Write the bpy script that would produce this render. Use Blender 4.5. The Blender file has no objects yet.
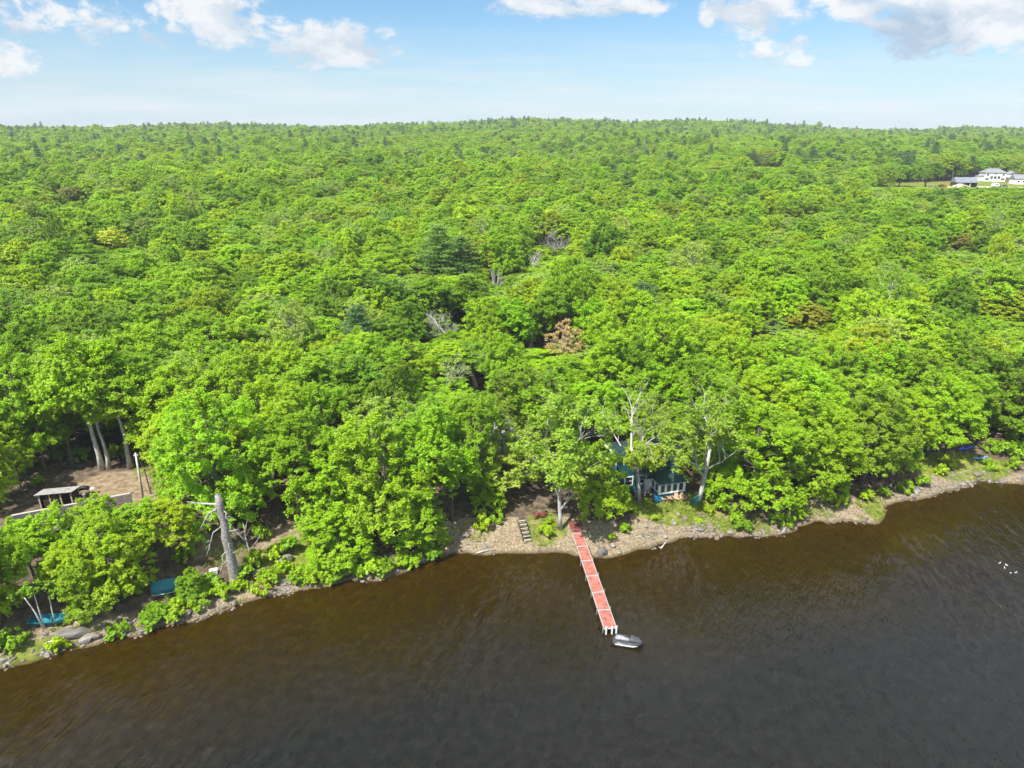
import bpy, math
import numpy as np
from mathutils import Vector, Matrix

# ------------------------------------------------------------------ basics
scene = bpy.context.scene
COL = scene.collection
RNG = np.random.default_rng(11)
W, H, F = 1024, 768, 683.0
CAM_Z, PITCH = 46.0, math.radians(20.3)
CP, SP = math.cos(PITCH), math.sin(PITCH)

def ray(px, py):
    x = (px - W / 2) / F; u = (H / 2 - py) / F
    return np.array([x, CP + u * SP, -SP + u * CP])

def at0(px, py, z=0.0):
    r = ray(px, py); t = (z - CAM_Z) / r[2]
    return np.array([r[0] * t, r[1] * t, z])

def project(p):
    x, y, z = p[..., 0], p[..., 1], p[..., 2] - CAM_Z
    dep = y * CP - z * SP
    return W / 2 + F * x / dep, H / 2 - F * (y * SP + z * CP) / dep, dep

# ------------------------------------------------------------------ value noise
_T = np.random.default_rng(5).random((256, 256))
def vnoise(x, y):
    x = np.asarray(x, float); y = np.asarray(y, float)
    xi = np.floor(x).astype(int); yi = np.floor(y).astype(int)
    fx = x - xi; fy = y - yi
    fx = fx * fx * (3 - 2 * fx); fy = fy * fy * (3 - 2 * fy)
    a = _T[xi % 256, yi % 256]; b = _T[(xi + 1) % 256, yi % 256]
    c = _T[xi % 256, (yi + 1) % 256]; d = _T[(xi + 1) % 256, (yi + 1) % 256]
    return (a * (1 - fx) + b * fx) * (1 - fy) + (c * (1 - fx) + d * fx) * fy
def fbm(x, y, o=4):
    s = 0; a = .5
    for i in range(o):
        s = s + a * vnoise(x * 2 ** i + 17 * i, y * 2 ** i + 31 * i); a *= .5
    return s

# ------------------------------------------------------------------ shoreline and terrain
SHORE_PX = [(0, 673), (30, 663), (60, 655), (120, 638), (150, 632), (170, 624), (215, 613), (240, 606), (265, 602), (285, 594), (300, 590),
            (350, 580), (372, 578), (400, 573), (430, 562), (450, 557), (480, 554), (520, 553), (560, 553), (590, 556), (610, 556), (640, 549),
            (690, 542), (735, 537), (765, 537), (800, 527), (845, 523), (884, 527), (890, 511), (896, 503), (925, 499), (960, 489),
            (985, 484), (1024, 485)]
_s = np.array([at0(*p)[:2] for p in SHORE_PX])
_l = _s[0] + (_s[0] - _s[4]) / np.linalg.norm(_s[0] - _s[4]) * np.array([[40], [120], [700]])[:, 0][:, None]
_l = _l + np.array([[0, 3], [0, -4], [0, -30]])
_r = _s[-1] + np.array([[25, 6], [70, 10], [200, 40], [900, 160]])
SHORE = np.vstack([_l[::-1], _s, _r])

def shore_dist(x, y):
    x = np.asarray(x, float); y = np.asarray(y, float)
    best = np.full(np.broadcast(x, y).shape, 1e9)
    for a, b in zip(SHORE[:-1], SHORE[1:]):
        d = b - a; L = d @ d
        t = np.clip(((x - a[0]) * d[0] + (y - a[1]) * d[1]) / L, 0, 1)
        best = np.minimum(best, (x - a[0] - t * d[0]) ** 2 + (y - a[1] - t * d[1]) ** 2)
    ys = np.interp(x, SHORE[:, 0], SHORE[:, 1])
    d = np.sqrt(best) * np.where(y > ys, 1, -1)
    return d + ((fbm(x * .55, y * .55, 3) - .44) * 2.2 + (fbm(x * .16 + 7, y * .16, 2) - .37) * 2.4) * np.exp(-(d / 7.) ** 2)     # a ragged waterline

RIDGE_U = [-2.0, -0.75, -0.55, -0.40, -0.25, -0.1, 0.02, 0.12, 0.25, 0.4, 0.5, 0.7, 2.0]
RIDGE_H = [36, 40, 39, 44, 44, 47, 52, 52, 47, 43, 37, 33, 30]
def terrain(x, y):
    x = np.asarray(x, float); y = np.asarray(y, float)
    d = shore_dist(x, y)
    bump = fbm(x * .22, y * .22, 3) - .45
    prof = np.interp(d, [-60, -12, -3, 0, 1.2, 3, 6, 10, 20], [-9, -2.4, -.55, -.02, .28, .62, 1.5, 1.95, 2.1])
    z = prof + bump * np.interp(d, [-2, 0, 3, 8], [.1, .12, .45, .6])
    z = z + .044 * np.clip(d - 10, 0, 330)
    u = x / np.maximum(y, 60.)
    rh = np.interp(u, RIDGE_U, RIDGE_H)
    far = np.clip((y - 400) / 900., 0, 1)
    z = z + far * np.maximum(rh - 16.5, 0) - np.clip((y - 1350) / 600., 0, 1) * 45
    z = z + (fbm(x * .006 + 3, y * .006, 3) - .45) * np.clip((d - 60) / 200, 0, 1) * 14 + (fbm(x * .0035 + 11, y * .0035 + 2, 3) - .45) * np.clip((y - 700) / 500, 0, 1) * 20
    flat = np.exp(-(((x - 285) / 75.) ** 2 + ((y - 405) / 40.) ** 2) ** 2)
    z = z * (1 - flat) + 17.5 * flat
    return z

def at(px, py, lift=0.0):
    lo, hi = 20.0, 2500.0
    r = ray(px, py)
    t = np.geomspace(30, 3000, 900)
    P = r[None] * t[:, None]; P[:, 2] += CAM_Z
    g = P[:, 2] - terrain(P[:, 0], P[:, 1]) - lift
    i = int(np.argmax(g <= 0))
    t0, t1 = t[i - 1], t[i]
    for _ in range(18):
        m = (t0 + t1) / 2; p = r * m
        if p[2] + CAM_Z - float(terrain(p[0], p[1])) - lift > 0: t0 = m
        else: t1 = m
    p = r * t1
    return np.array([p[0], p[1], float(terrain(p[0], p[1]))])

def height_to(p, py_top):
    """height of a vertical thing at p whose top shows at image row py_top"""
    r = ray(512, py_top); s = p[1] / r[1]
    return CAM_Z + r[2] * s - p[2]

# ------------------------------------------------------------------ materials
MATS = {}
def mat(name, col, rough=.7, metal=0., noise=None, amount=.25, bump=0., spec=.3):
    if name in MATS: return MATS[name]
    m = bpy.data.materials.new(name); m.use_nodes = True
    nt = m.node_tree; b = nt.nodes['Principled BSDF']
    b.inputs['Roughness'].default_value = rough; b.inputs['Metallic'].default_value = metal
    b.inputs['Specular IOR Level'].default_value = spec
    b.inputs['Base Color'].default_value = (*col, 1)
    if noise:
        tc = nt.nodes.new('ShaderNodeTexCoord'); n = nt.nodes.new('ShaderNodeTexNoise')
        n.inputs['Scale'].default_value = noise; n.inputs['Detail'].default_value = 6
        nt.links.new(tc.outputs['Object'], n.inputs['Vector'])
        mx = nt.nodes.new('ShaderNodeMix'); mx.data_type = 'RGBA'
        mr = nt.nodes.new('ShaderNodeMapRange'); mr.inputs[1].default_value = .3; mr.inputs[2].default_value = .7
        nt.links.new(n.outputs['Fac'], mr.inputs[0]); nt.links.new(mr.outputs[0], mx.inputs[0])
        mx.inputs[6].default_value = (*[c * (1 - amount) for c in col], 1)
        mx.inputs[7].default_value = (*[min(1, c * (1 + amount)) for c in col], 1)
        nt.links.new(mx.outputs[2], b.inputs['Base Color'])
        if bump:
            bp = nt.nodes.new('ShaderNodeBump'); bp.inputs['Strength'].default_value = bump; bp.inputs['Distance'].default_value = .05
            nt.links.new(n.outputs['Fac'], bp.inputs['Height']); nt.links.new(bp.outputs[0], b.inputs['Normal'])
    MATS[name] = m
    return m

def leaf_material(name):
    m = bpy.data.materials.new(name); m.use_nodes = True
    nt = m.node_tree; nt.nodes.clear()
    N = nt.nodes.new; L = nt.links.new
    out = N('ShaderNodeOutputMaterial')
    at_ = N('ShaderNodeAttribute'); at_.attribute_type = 'INSTANCER'; at_.attribute_name = 'tint'
    geo = N('ShaderNodeNewGeometry')
    hsv = N('ShaderNodeHueSaturation')
    # every leaf differs a little in hue and value, and so does every spray
    mh = N('ShaderNodeMapRange'); mh.inputs[3].default_value = .478; mh.inputs[4].default_value = .508
    L(geo.outputs['Random Per Island'], mh.inputs[0]); L(mh.outputs[0], hsv.inputs['Hue'])
    tc = N('ShaderNodeTexCoord'); nz = N('ShaderNodeTexNoise'); nz.inputs['Scale'].default_value = .45; nz.inputs['Detail'].default_value = 3
    L(tc.outputs['Object'], nz.inputs['Vector'])
    ad = N('ShaderNodeMath'); ad.operation = 'ADD'; L(nz.outputs['Fac'], ad.inputs[0])
    ml = N('ShaderNodeMath'); ml.operation = 'MULTIPLY'; ml.inputs[1].default_value = .45
    wn = N('ShaderNodeTexWhiteNoise'); wn.noise_dimensions = '1D'; L(geo.outputs['Random Per Island'], wn.inputs['W'])
    L(wn.outputs['Value'], ml.inputs[0]); L(ml.outputs[0], ad.inputs[1])
    mv = N('ShaderNodeMapRange'); mv.inputs[1].default_value = .35; mv.inputs[2].default_value = 1.05
    mv.inputs[3].default_value = .76; mv.inputs[4].default_value = 1.22
    L(ad.outputs[0], mv.inputs[0]); L(mv.outputs[0], hsv.inputs['Value'])
    L(at_.outputs['Color'], hsv.inputs['Color'])
    p = N('ShaderNodeBsdfPrincipled'); p.inputs['Roughness'].default_value = .55; p.inputs['Specular IOR Level'].default_value = .22
    L(hsv.outputs[0], p.inputs['Base Color'])
    tr = N('ShaderNodeBsdfTranslucent')
    h2 = N('ShaderNodeHueSaturation'); h2.inputs['Hue'].default_value = .487; h2.inputs['Value'].default_value = 1.25; L(hsv.outputs[0], h2.inputs['Color'])
    L(h2.outputs[0], tr.inputs['Color'])
    mx = N('ShaderNodeAddShader')     # a leaf reflects a part of the light and lets another part through
    L(p.outputs[0], mx.inputs[0]); L(tr.outputs[0], mx.inputs[1]); L(mx.outputs[0], out.inputs['Surface'])
    return m
LEAF = leaf_material('leaves')
BARK = mat('bark', (.13, .105, .085), .9, noise=3, amount=.4, bump=.5)
PALEBARK = mat('pale_bark', (.42, .39, .35), .85, noise=2.2, amount=.35, bump=.3)
DEADWOOD = mat('weathered_wood', (.40, .38, .36), .9, noise=4, amount=.35, bump=.5)

# ------------------------------------------------------------------ mesh helpers
class MB:
    def __init__(s): s.v = []; s.f = []; s.m = []; s.n = 0
    def add(s, v, f, m=0):
        v = np.asarray(v, float); s.v.append(v)
        s.f += [tuple(i + s.n for i in q) for q in f]; s.m += [m] * len(f); s.n += len(v)
        return s
    def box(s, c, size, rz=0, m=0, rx=0, ry=0):
        h = np.array(size) / 2
        v = np.array([[x, y, z] for x in (-1, 1) for y in (-1, 1) for z in (-1, 1)]) * h
        R = np.array((Matrix.Rotation(rz, 3, 'Z') @ Matrix.Rotation(ry, 3, 'Y') @ Matrix.Rotation(rx, 3, 'X')))
        return s.add(v @ R.T + np.array(c), [(0, 1, 3, 2), (4, 6, 7, 5), (0, 4, 5, 1), (2, 3, 7, 6), (0, 2, 6, 4), (1, 5, 7, 3)], m)
    def tube(s, pts, rad, n=6, m=0, cap=True):
        pts = np.asarray(pts, float); rad = np.broadcast_to(rad, (len(pts),))
        V = []; prev = None
        for i, p in enumerate(pts):
            t = pts[min(i + 1, len(pts) - 1)] - pts[max(i - 1, 0)]; t = t / (np.linalg.norm(t) + 1e-9)
            a = np.array([1., 0, 0]) if prev is None else prev
            a = a - t * (a @ t)
            if np.linalg.norm(a) < 1e-3: a = np.cross(t, [0, 1., 0])
            a /= np.linalg.norm(a); prev = a; b = np.cross(t, a)
            for k in range(n):
                q = 2 * math.pi * k / n
                V.append(p + rad[i] * (a * math.cos(q) + b * math.sin(q)))
        f = []
        for i in range(len(pts) - 1):
            for k in range(n):
                f.append((i * n + k, i * n + (k + 1) % n, (i + 1) * n + (k + 1) % n, (i + 1) * n + k))
        if cap: f += [tuple(range(n - 1, -1, -1)), tuple((len(pts) - 1) * n + k for k in range(n))]
        return s.add(V, f, m)
    def loft(s, rings, m=0):
        n = len(rings[0]); V = np.vstack(rings); f = []
        for i in range(len(rings) - 1):
            for k in range(n):
                f.append((i * n + k, i * n + (k + 1) % n, (i + 1) * n + (k + 1) % n, (i + 1) * n + k))
        f += [tuple(range(n - 1, -1, -1)), tuple((len(rings) - 1) * n + k for k in range(n))]
        return s.add(V, f, m)
    def prism(s, poly, lo, hi, axis='y', m=0):
        """poly in (a, b), pushed from lo to hi along axis"""
        n = len(poly)
        def put(a, b, c): return {'y': (a, c, b), 'x': (c, a, b), 'z': (a, b, c)}[axis]
        V = [put(a, b, lo) for a, b in poly] + [put(a, b, hi) for a, b in poly]
        return s.add(V, [tuple(range(n - 1, -1, -1)), tuple(range(n, 2 * n))] + [(k, (k + 1) % n, n + (k + 1) % n, n + k) for k in range(n)], m)
    def mesh(s, name, mats, smooth=False):
        me = bpy.data.meshes.new(name)
        me.from_pydata(np.vstack(s.v).tolist(), [], s.f)
        for m_ in (mats if isinstance(mats, (list, tuple)) else [mats]): me.materials.append(m_)
        if any(s.m): me.polygons.foreach_set('material_index', s.m)
        if smooth: me.polygons.foreach_set('use_smooth', [True] * len(s.f))
        import bmesh
        bm = bmesh.new(); bm.from_mesh(me); bmesh.ops.recalc_face_normals(bm, faces=bm.faces); bm.to_mesh(me); bm.free()
        return me
    def build(s, name, mats, parent=None, smooth=False, bevel=0):
        return link(name, s.mesh(name, mats, smooth), parent, bevel)

def link(name, me, parent=None, bevel=0):
    o = bpy.data.objects.new(name, me); COL.objects.link(o)
    if parent is not None: o.parent = parent
    if bevel:
        b = o.modifiers.new('bevel', 'BEVEL'); b.width = bevel; b.segments = 2; b.limit_method = 'ANGLE'
    return o
THINGS = []
def tag(o, label, cat, group=None):
    o['label'] = label; o['category'] = cat
    if group: o['group'] = group
    return o
def thing(name, label, cat, loc, rz=0, group=None, scale=None):
    o = bpy.data.objects.new(name, None); COL.objects.link(o)
    o.empty_display_size = .3
    o.location = loc; o.rotation_euler = (0, 0, rz)
    if scale is not None: o.scale = scale
    return tag(o, label, cat, group)

def quad_mesh(name, verts, material, per=4):
    nq = len(verts) // 4
    me = bpy.data.meshes.new(name)
    me.vertices.add(nq * 4); me.vertices.foreach_set('co', verts.astype(np.float32).ravel())
    me.loops.add(nq * 4); me.loops.foreach_set('vertex_index', np.arange(nq * 4, dtype=np.int32))
    me.polygons.add(nq); me.polygons.foreach_set('loop_start', np.arange(0, nq * 4, 4, dtype=np.int32))
    me.materials.append(material); me.update(calc_edges=True); me.validate()
    return me

# ------------------------------------------------------------------ tree generators (metres, nominal 16 tall, 10 wide)
def unit(v): return v / (np.linalg.norm(v, axis=-1, keepdims=True) + 1e-9)
def leaf_quads(r, pos, nrm, size, aspect=.75):
    n = len(pos); nrm = unit(nrm)
    t = unit(np.cross(nrm, r.normal(size=(n, 3)))); b = np.cross(nrm, t)
    s = size[:, None]
    fold = nrm * s * .22
    v = np.empty((n, 4, 3))
    v[:, 0] = pos - t * s; v[:, 1] = pos + b * s * aspect - fold; v[:, 2] = pos + t * s; v[:, 3] = pos - b * s * aspect - fold
    return v.reshape(-1, 3)

def clump_leaves(r, c, rc, n, leaf, out, flat=.72):
    """a spray: twigs that fan outward and up from c, leaves strung along them"""
    k = max(4, int(n / 15))
    td = unit(out * .6 + np.array([0, 0, .8]) + r.normal(size=(k, 3)) * .55)
    tl = rc * r.uniform(.75, 1.45, k)
    j = r.integers(0, k, n); f = r.random(n) ** .7
    d = td[j]
    p = c - out * rc * .35 + d * (tl[j] * f)[:, None] + r.normal(size=(n, 3)) * (rc * (.20 - .08 * f))[:, None] - np.array([0, 0, 1.]) * (rc * .25 * f * f)[:, None]
    nr = np.array([0, 0, .75]) + d * .3 + out * .3 + r.normal(size=(n, 3)) * .5
    return leaf_quads(r, p, nr, leaf * r.uniform(.65, 1.3, n))

def broadleaf(seed, H_=16., R=5., base=.3, nclump=190, leaf=.120, dens=275, bark=BARK, rcl=(.5, .98), limbs=34, trunk_r=.26, lobes=8, skirt=0, flat=.62):
    """a crown is a handful of limb domes, each dome set with small leaf sprays"""
    r = np.random.default_rng(seed)
    ph = r.random(6) * 6.28
    zc = H_ * base; Hc = H_ - zc
    LB = [(np.array([r.normal() * .1 * R, r.normal() * .1 * R, zc + .68 * Hc]), r.uniform(.36, .46) * R, .34 * Hc)]
    for k in range(lobes):
        th = 6.283 * k / lobes + r.normal() * .3; q = r.uniform(.42, .66) * R; f = r.uniform(.28, .68)
        LB.append((np.array([q * math.cos(th), q * math.sin(th), zc + f * Hc]), r.uniform(.28, .42) * R, r.uniform(.22, .34) * Hc))
    for k in range(skirt):
        th = 6.283 * (k + .5) / skirt + r.normal() * .3; q = r.uniform(.5, .66) * R; f = r.uniform(.10, .28)
        LB.append((np.array([q * math.cos(th), q * math.sin(th), zc + f * Hc]), r.uniform(.34, .44) * R, r.uniform(.16, .22) * Hc))
    for k in range(3):
        th = r.random() * 6.283; q = r.uniform(.1, .4) * R; f = r.uniform(.72, .86)
        LB.append((np.array([q * math.cos(th), q * math.sin(th), zc + f * Hc]), r.uniform(.18, .28) * R, r.uniform(.14, .2) * Hc))
    wts = np.array([l[1] ** 2 for l in LB]); wts /= wts.sum()
    cs = []; tries = 0; C_ = np.zeros((0, 3)); Rr = np.zeros(0)
    while len(cs) < nclump and tries < 14000:
        tries += 1
        lc, lr, lz = LB[r.choice(len(LB), p=wts)]
        u = unit(r.normal(size=3))
        if u[2] < -.45: continue
        c = lc + u * np.array([lr, lr, lz]) * r.uniform(.78, 1.04)
        # nothing deep inside a neighbouring dome
        if any((((c - l[0]) / np.array([l[1], l[1], l[2]])) ** 2).sum() < .5 for l in LB) and r.random() > .08: continue
        rc = r.uniform(*rcl)
        if len(cs) and (np.linalg.norm(C_ - c, axis=1) < .46 * (rc + Rr)).any(): continue
        cs.append((c, rc)); C_ = np.vstack([C_, c]); Rr = np.append(Rr, rc)
    V = []
    for c, rc in cs:
        out = unit(np.array([c[0], c[1], (c[2] - zc - Hc * .3)]))
        V.append(clump_leaves(r, c, rc, int(dens * rc * rc) + 14, leaf, out, flat))
    V = np.vstack(V)
    fr = R / np.percentile(np.hypot(V[:, 0], V[:, 1]), 98.5); V[:, :2] *= fr
    V[:, 2] = np.minimum(V[:, 2], zc) + np.maximum(V[:, 2] - zc, 0) * Hc / (V[:, 2].max() - zc)
    cs = [(c * np.array([fr, fr, 1]), rc) for c, rc in cs]
    crown = quad_mesh('crown', V, LEAF)
    mb = MB()
    k = 7; bend = r.normal(size=2) * .35
    tz = np.linspace(-.4, H_ * .8, k)
    tp = np.array([[bend[0] * (z / H_) ** 2 * 3 + .12 * math.sin(z * .7 + ph[3]), bend[1] * (z / H_) ** 2 * 3 + .12 * math.cos(z * .6 + ph[4]), z] for z in tz])
    tr = trunk_r * np.interp(tz, [-.4, .3, 2, H_ * .8], [1.7, 1.2, 1, .16])
    mb.tube(tp, tr, 8)
    order = r.permutation(len(cs))[:limbs]
    for i in order:
        c, rc = cs[i]
        zs = np.clip(c[2] - math.hypot(c[0], c[1]) * r.uniform(.5, .9), H_ * base * .75, H_ * .74)
        a = np.array([np.interp(zs, tz, tp[:, 0]), np.interp(zs, tz, tp[:, 1]), zs])
        mid = (a + c) / 2 + np.array([0, 0, -.35]) + r.normal(size=3) * .3
        r0 = float(np.interp(zs, tz, tr)) * .45
        mb.tube([a, mid, c, c + (c - mid) * .22], [r0, r0 * .65, r0 * .38, .02], 5, cap=False)
    return mb.mesh('trunk', bark, True), crown

def bare_skeleton(seed, H_=15., spread=.55, depth=4, r0=.2, lean=(0, 0), first=.35, kids=3, ret_tips=False):
    r = np.random.default_rng(seed); mb = MB(); tips = []
    def grow(p, d, L, rad, lev):
        pts = [p]; q = p.copy(); dd = d.copy()
        n = 4 if lev == 0 else 3
        for i in range(n):
            dd = unit(dd + r.normal(size=3) * (.07 if lev == 0 else .17) + np.array([0, 0, .06])); q = q + dd * L / n; pts.append(q.copy())
        mb.tube(pts, np.linspace(rad, rad * .55, len(pts)), 7 if lev < 2 else 4, cap=(lev == 0))
        if lev >= depth: tips.append(q); return
        for k in range(kids if lev else kids + 2):
            f = r.uniform(first if lev == 0 else .4, 1.)
            i = f * n; j = min(int(i), n - 1); s = pts[j] + (pts[j + 1] - pts[j]) * (i - j)
            a = unit(np.cross(dd, r.normal(size=3)))
            nd = unit(dd * .75 + a * spread * r.uniform(.7, 1.5) + np.array([0, 0, .1]))
            grow(s, nd, L * r.uniform(.5, .72), rad * (1 - .45 * f) * .55, lev + 1)
        grow(q, unit(dd + r.normal(size=3) * .2), L * .6, rad * .55, lev + 1)
    grow(np.array([0, 0, -.3]), unit(np.array([lean[0], lean[1], 1.])), H_ * .5, r0, 0)
    return (mb, tips)

def wispy(seed, H_=16., nleaf=16, leaf=.2, bark=PALEBARK, rc=.7, r0=.22, first=.4, share=1., spread=.5):
    """open crown: real limbs with small leaf sprays at the twig ends"""
    mb, tips = bare_skeleton(seed, H_, spread=spread, depth=3, r0=r0, first=first)
    r = np.random.default_rng(seed + 99); V = []
    for t in tips:
        if r.random() > share: continue
        V.append(clump_leaves(r, t, rc * r.uniform(.7, 1.4), nleaf, leaf, unit(t - np.array([0, 0, H_ * .5]))))
    return mb.mesh('trunk', bark, True), quad_mesh('crown', np.vstack(V), LEAF)

def pine(seed, H_=18., R=3.6, base=.25, tiers=13, leaf=.17, bark=BARK):
    r = np.random.default_rng(seed); mb = MB(); V = []
    mb.tube([(0, 0, -.3), (.05, 0, H_ * .5), (0, .05, H_)], [.28, .17, .03], 7)
    for i in range(tiers):
        t = i / (tiers - 1); z = H_ * (base + (1 - base) * t * .96)
        L0 = R * (1 - t) ** .75 * (.85 + .3 * r.random()) + .35
        nb = int(r.integers(5, 8)); a0 = r.random() * 6.28
        for k in range(nb):
            a = a0 + 6.283 * k / nb + r.normal() * .22; L = L0 * r.uniform(.55, 1.15)
            d = np.array([math.cos(a), math.sin(a), .16 + .35 * t])
            tip = np.array([0, 0, z]) + d * L
            mb.tube([(0, 0, z), np.array([0, 0, z]) + d * L * .5 - [0, 0, .1], tip], [.06, .04, .015], 4, cap=False)
            for s_ in np.linspace(.35, 1.0, max(2, int(L / .62))):
                c = np.array([0, 0, z]) + d * L * s_ + r.normal(size=3) * .1
                n = 34; rc = .32 + .42 * L * (1.1 - s_) * .5 + .15
                p = c + r.normal(size=(n, 3)) * np.array([rc, rc, .14]) * .8 + np.array([0, 0, .05])
                V.append(leaf_quads(r, p, np.array([0, 0, .8]) + r.normal(size=(n, 3)) * .55, leaf * r.uniform(.9, 1.7, n), .42))
    return mb.mesh('trunk', bark, True), quad_mesh('crown', np.vstack(V), LEAF)

def shrub_mesh(seed, R=1.2, hh=1.3, n=15, leaf=.13):
    r = np.random.default_rng(seed); V = []; mb = MB()
    for i in range(n):
        a = r.random() * 6.28; q = math.sqrt(r.random()) * R * .8
        c = np.array([q * math.cos(a), q * math.sin(a), r.uniform(.25, 1.) * hh * (1 - .45 * (q / R) ** 2)])
        rc = r.uniform(.3, .55)
        V.append(clump_leaves(r, c, rc, int(150 * rc + 20), leaf, unit(c), .85))
        mb.tube([(c[0] * .15, c[1] * .15, -.15), c * .6, c], [.03, .02, .008], 4, cap=False)
    return mb.mesh('stems', BARK), quad_mesh('foliage', np.vstack(V), LEAF)

BROAD = []   # (kind word, trunk, crown, nominal width, nominal height)
for i in range(5): BROAD.append(('broad', *broadleaf(100 + i, base=.24, lobes=7 + i % 3), 10., 16.))
for i in range(3): BROAD.append(('tall', *broadleaf(200 + i, R=4.6, base=.42, bark=PALEBARK, lobes=7), 9.2, 16.))
for i in range(4): BROAD.append(('rounded', *broadleaf(300 + i, base=.06, nclump=240, skirt=7, lobes=8), 10., 16.))
for i in range(2): BROAD.append(('slender', *broadleaf(400 + i, R=3.9, base=.16, nclump=150, skirt=4, lobes=6, rcl=(.45, .85)), 7.8, 16.))
for i in range(2): BROAD.append(('thin', *broadleaf(500 + i, R=4.6, base=.28, nclump=150, dens=135, leaf=.115, rcl=(.45, .9), bark=PALEBARK, limbs=60), 9.2, 16.))
for i in range(2): BROAD.append(('big broad', *broadleaf(550 + i, H_=18., R=6.6, base=.2, nclump=330, lobes=11, skirt=4, limbs=50, trunk_r=.34), 13.2, 18.))
for i in range(3): BROAD.append(('big rounded', *broadleaf(560 + i, H_=18., R=6.6, base=.05, nclump=400, lobes=11, skirt=10, limbs=50, trunk_r=.34), 13.2, 18.))
PINES = [('conifer', *pine(600 + i, R=3.6 + .5 * i), 7.4, 18.) for i in range(2)]
IDX = {}
for i, b in enumerate(BROAD): IDX.setdefault(b[0], []).append(i)
SHRUBS = [shrub_mesh(700 + i) for i in range(4)]

TINTS = {
    'bright lime': (.178, .270, .005), 'fresh green': (.146, .250, .005), 'mid green': (.115, .212, .006),
    'deep green': (.088, .172, .007), 'olive': (.155, .222, .009), 'pale grey-green': (.160, .235, .032)}
TNAMES = list(TINTS)

# ------------------------------------------------------------------ landmarks that labels lean on (picture position of real things)
LANDMARKS = {}
def compass(dx, dy):
    a = math.degrees(math.atan2(-dy, dx)) % 360
    return ['right of', 'above and right of', 'above', 'above and left of', 'left of', 'below and left of', 'below', 'below and right of'][int((a + 22.5) // 45) % 8]
ORD = ['nearest', 'second nearest', 'third nearest', 'fourth nearest', 'fifth nearest', 'sixth nearest', 'seventh nearest', 'eighth nearest',
       'ninth nearest', 'tenth nearest', 'eleventh nearest', 'twelfth nearest', 'thirteenth nearest', 'fourteenth nearest', 'fifteenth nearest', 'sixteenth nearest',
       'seventeenth nearest', 'eighteenth nearest', 'nineteenth nearest', 'twentieth nearest'] + ['%dth nearest' % k for k in range(21, 60)]
def place_labels(items, noun, skip=()):
    """items: (object, look, (px, py)); every label names the look, a landmark, the side of it and the rank by distance"""
    bins = {}
    for o, look, (px, py) in items:
        nm, (lx, ly) = min(((n, p) for n, p in LANDMARKS.items() if n not in skip), key=lambda q: math.hypot(px - q[1][0], py - q[1][1]))
        bins.setdefault((nm, compass(px - lx, py - ly)), []).append((math.hypot(px - lx, py - ly), o, look))
    for (nm, rel), L in bins.items():
        L.sort(key=lambda q: q[0])
        for k, (_, o, look) in enumerate(L):
            o['label'] = f"{look} {noun}, {ORD[k]} {rel} the {nm}"
exec_parts = []

# ------------------------------------------------------------------ ground
def axis(*segs):
    out = []
    for a, b, s in segs: out += list(np.arange(a, b, s))
    return np.array(out + [segs[-1][1]])
gx = axis((-7000, -2400, 400), (-2400, -300, 60), (-300, -110, 5), (-110, 120, .8), (120, 300, 5), (300, 2400, 60), (2400, 7000, 400))
gy = axis((-400, 20, 30), (20, 40, 4), (40, 118, .7), (118, 200, 2.5), (200, 460, 8), (460, 1700, 30), (1700, 8000, 300))
GX, GY = np.meshgrid(gx, gy)
GZ = terrain(GX, GY); GD = shore_dist(GX, GY)
nx, ny = len(gx), len(gy)
me = bpy.data.meshes.new('ground')
idx = np.arange(nx * ny).reshape(ny, nx)
fa = np.stack([idx[:-1, :-1], idx[:-1, 1:], idx[1:, 1:], idx[1:, :-1]], -1).reshape(-1, 4)
me.vertices.add(nx * ny); me.vertices.foreach_set('co', np.stack([GX, GY, GZ], -1).astype(np.float32).ravel())
me.loops.add(fa.size); me.loops.foreach_set('vertex_index', fa.astype(np.int32).ravel())
me.polygons.add(len(fa)); me.polygons.foreach_set('loop_start', np.arange(0, fa.size, 4, dtype=np.int32))
me.polygons.foreach_set('use_smooth', np.ones(len(fa), bool))
me.update(calc_edges=True)

def ell(px, py, rx, ry, gxx=GX, gyy=GY):
    c = at(px, py); return np.clip(1.6 - 1.2 * (((gxx - c[0]) / rx) ** 2 + ((gyy - c[1]) / ry) ** 2), 0, 1)
wob = (fbm(GX * .35, GY * .35, 3) - .45) * 3
beach = np.clip(1.3 - np.abs(GD + wob * .5 - .6) / 2.0, 0, 1)
beach = np.maximum(beach, np.clip(2 * (ell(530, 540, 12, 4.5)), 0, 1) * (GD < 5.5))
beach = np.maximum(beach, ell(690, 530, 7.5, 4.5))
beach = np.maximum(beach, ell(845, 512, 5, 3.5)); beach = np.maximum(beach, ell(960, 480, 6, 3.5)); beach = np.maximum(beach, ell(100, 640, 7, 3.2) * .9)
grass = np.maximum.reduce([ell(672, 507, 6, 3.2), ell(725, 516, 3, 3) * .5, ell(545, 528, 3, 3) * .6, ell(160, 465, 4, 4) * .5, ell(955, 468, 8, 3.5) * .8,
                           ell(250, 560, 3, 2) * .4, ell(40, 655, 6, 2.2) * .7, ell(310, 560, 7, 4) * .6, ell(880, 512, 2.5, 2.5) * .8])
field = np.exp(-(((GX - 300) / 110.) ** 2 + ((GY - 395) / 46.) ** 2) ** 2)
grass = np.maximum(grass, field)
dirt = np.maximum.reduce([ell(125, 484, 6, 3.6), ell(160, 490, 5, 5), ell(70, 560, 4, 3) * .6, ell(205, 545, 3, 3) * .7, ell(280, 545, 3, 4) * .8, ell(55, 470, 9, 5) * .3])
colr = np.zeros((nx * ny, 4), np.float32); colr[:, 0] = beach.ravel(); colr[:, 1] = grass.ravel(); colr[:, 2] = dirt.ravel(); colr[:, 3] = 1
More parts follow.
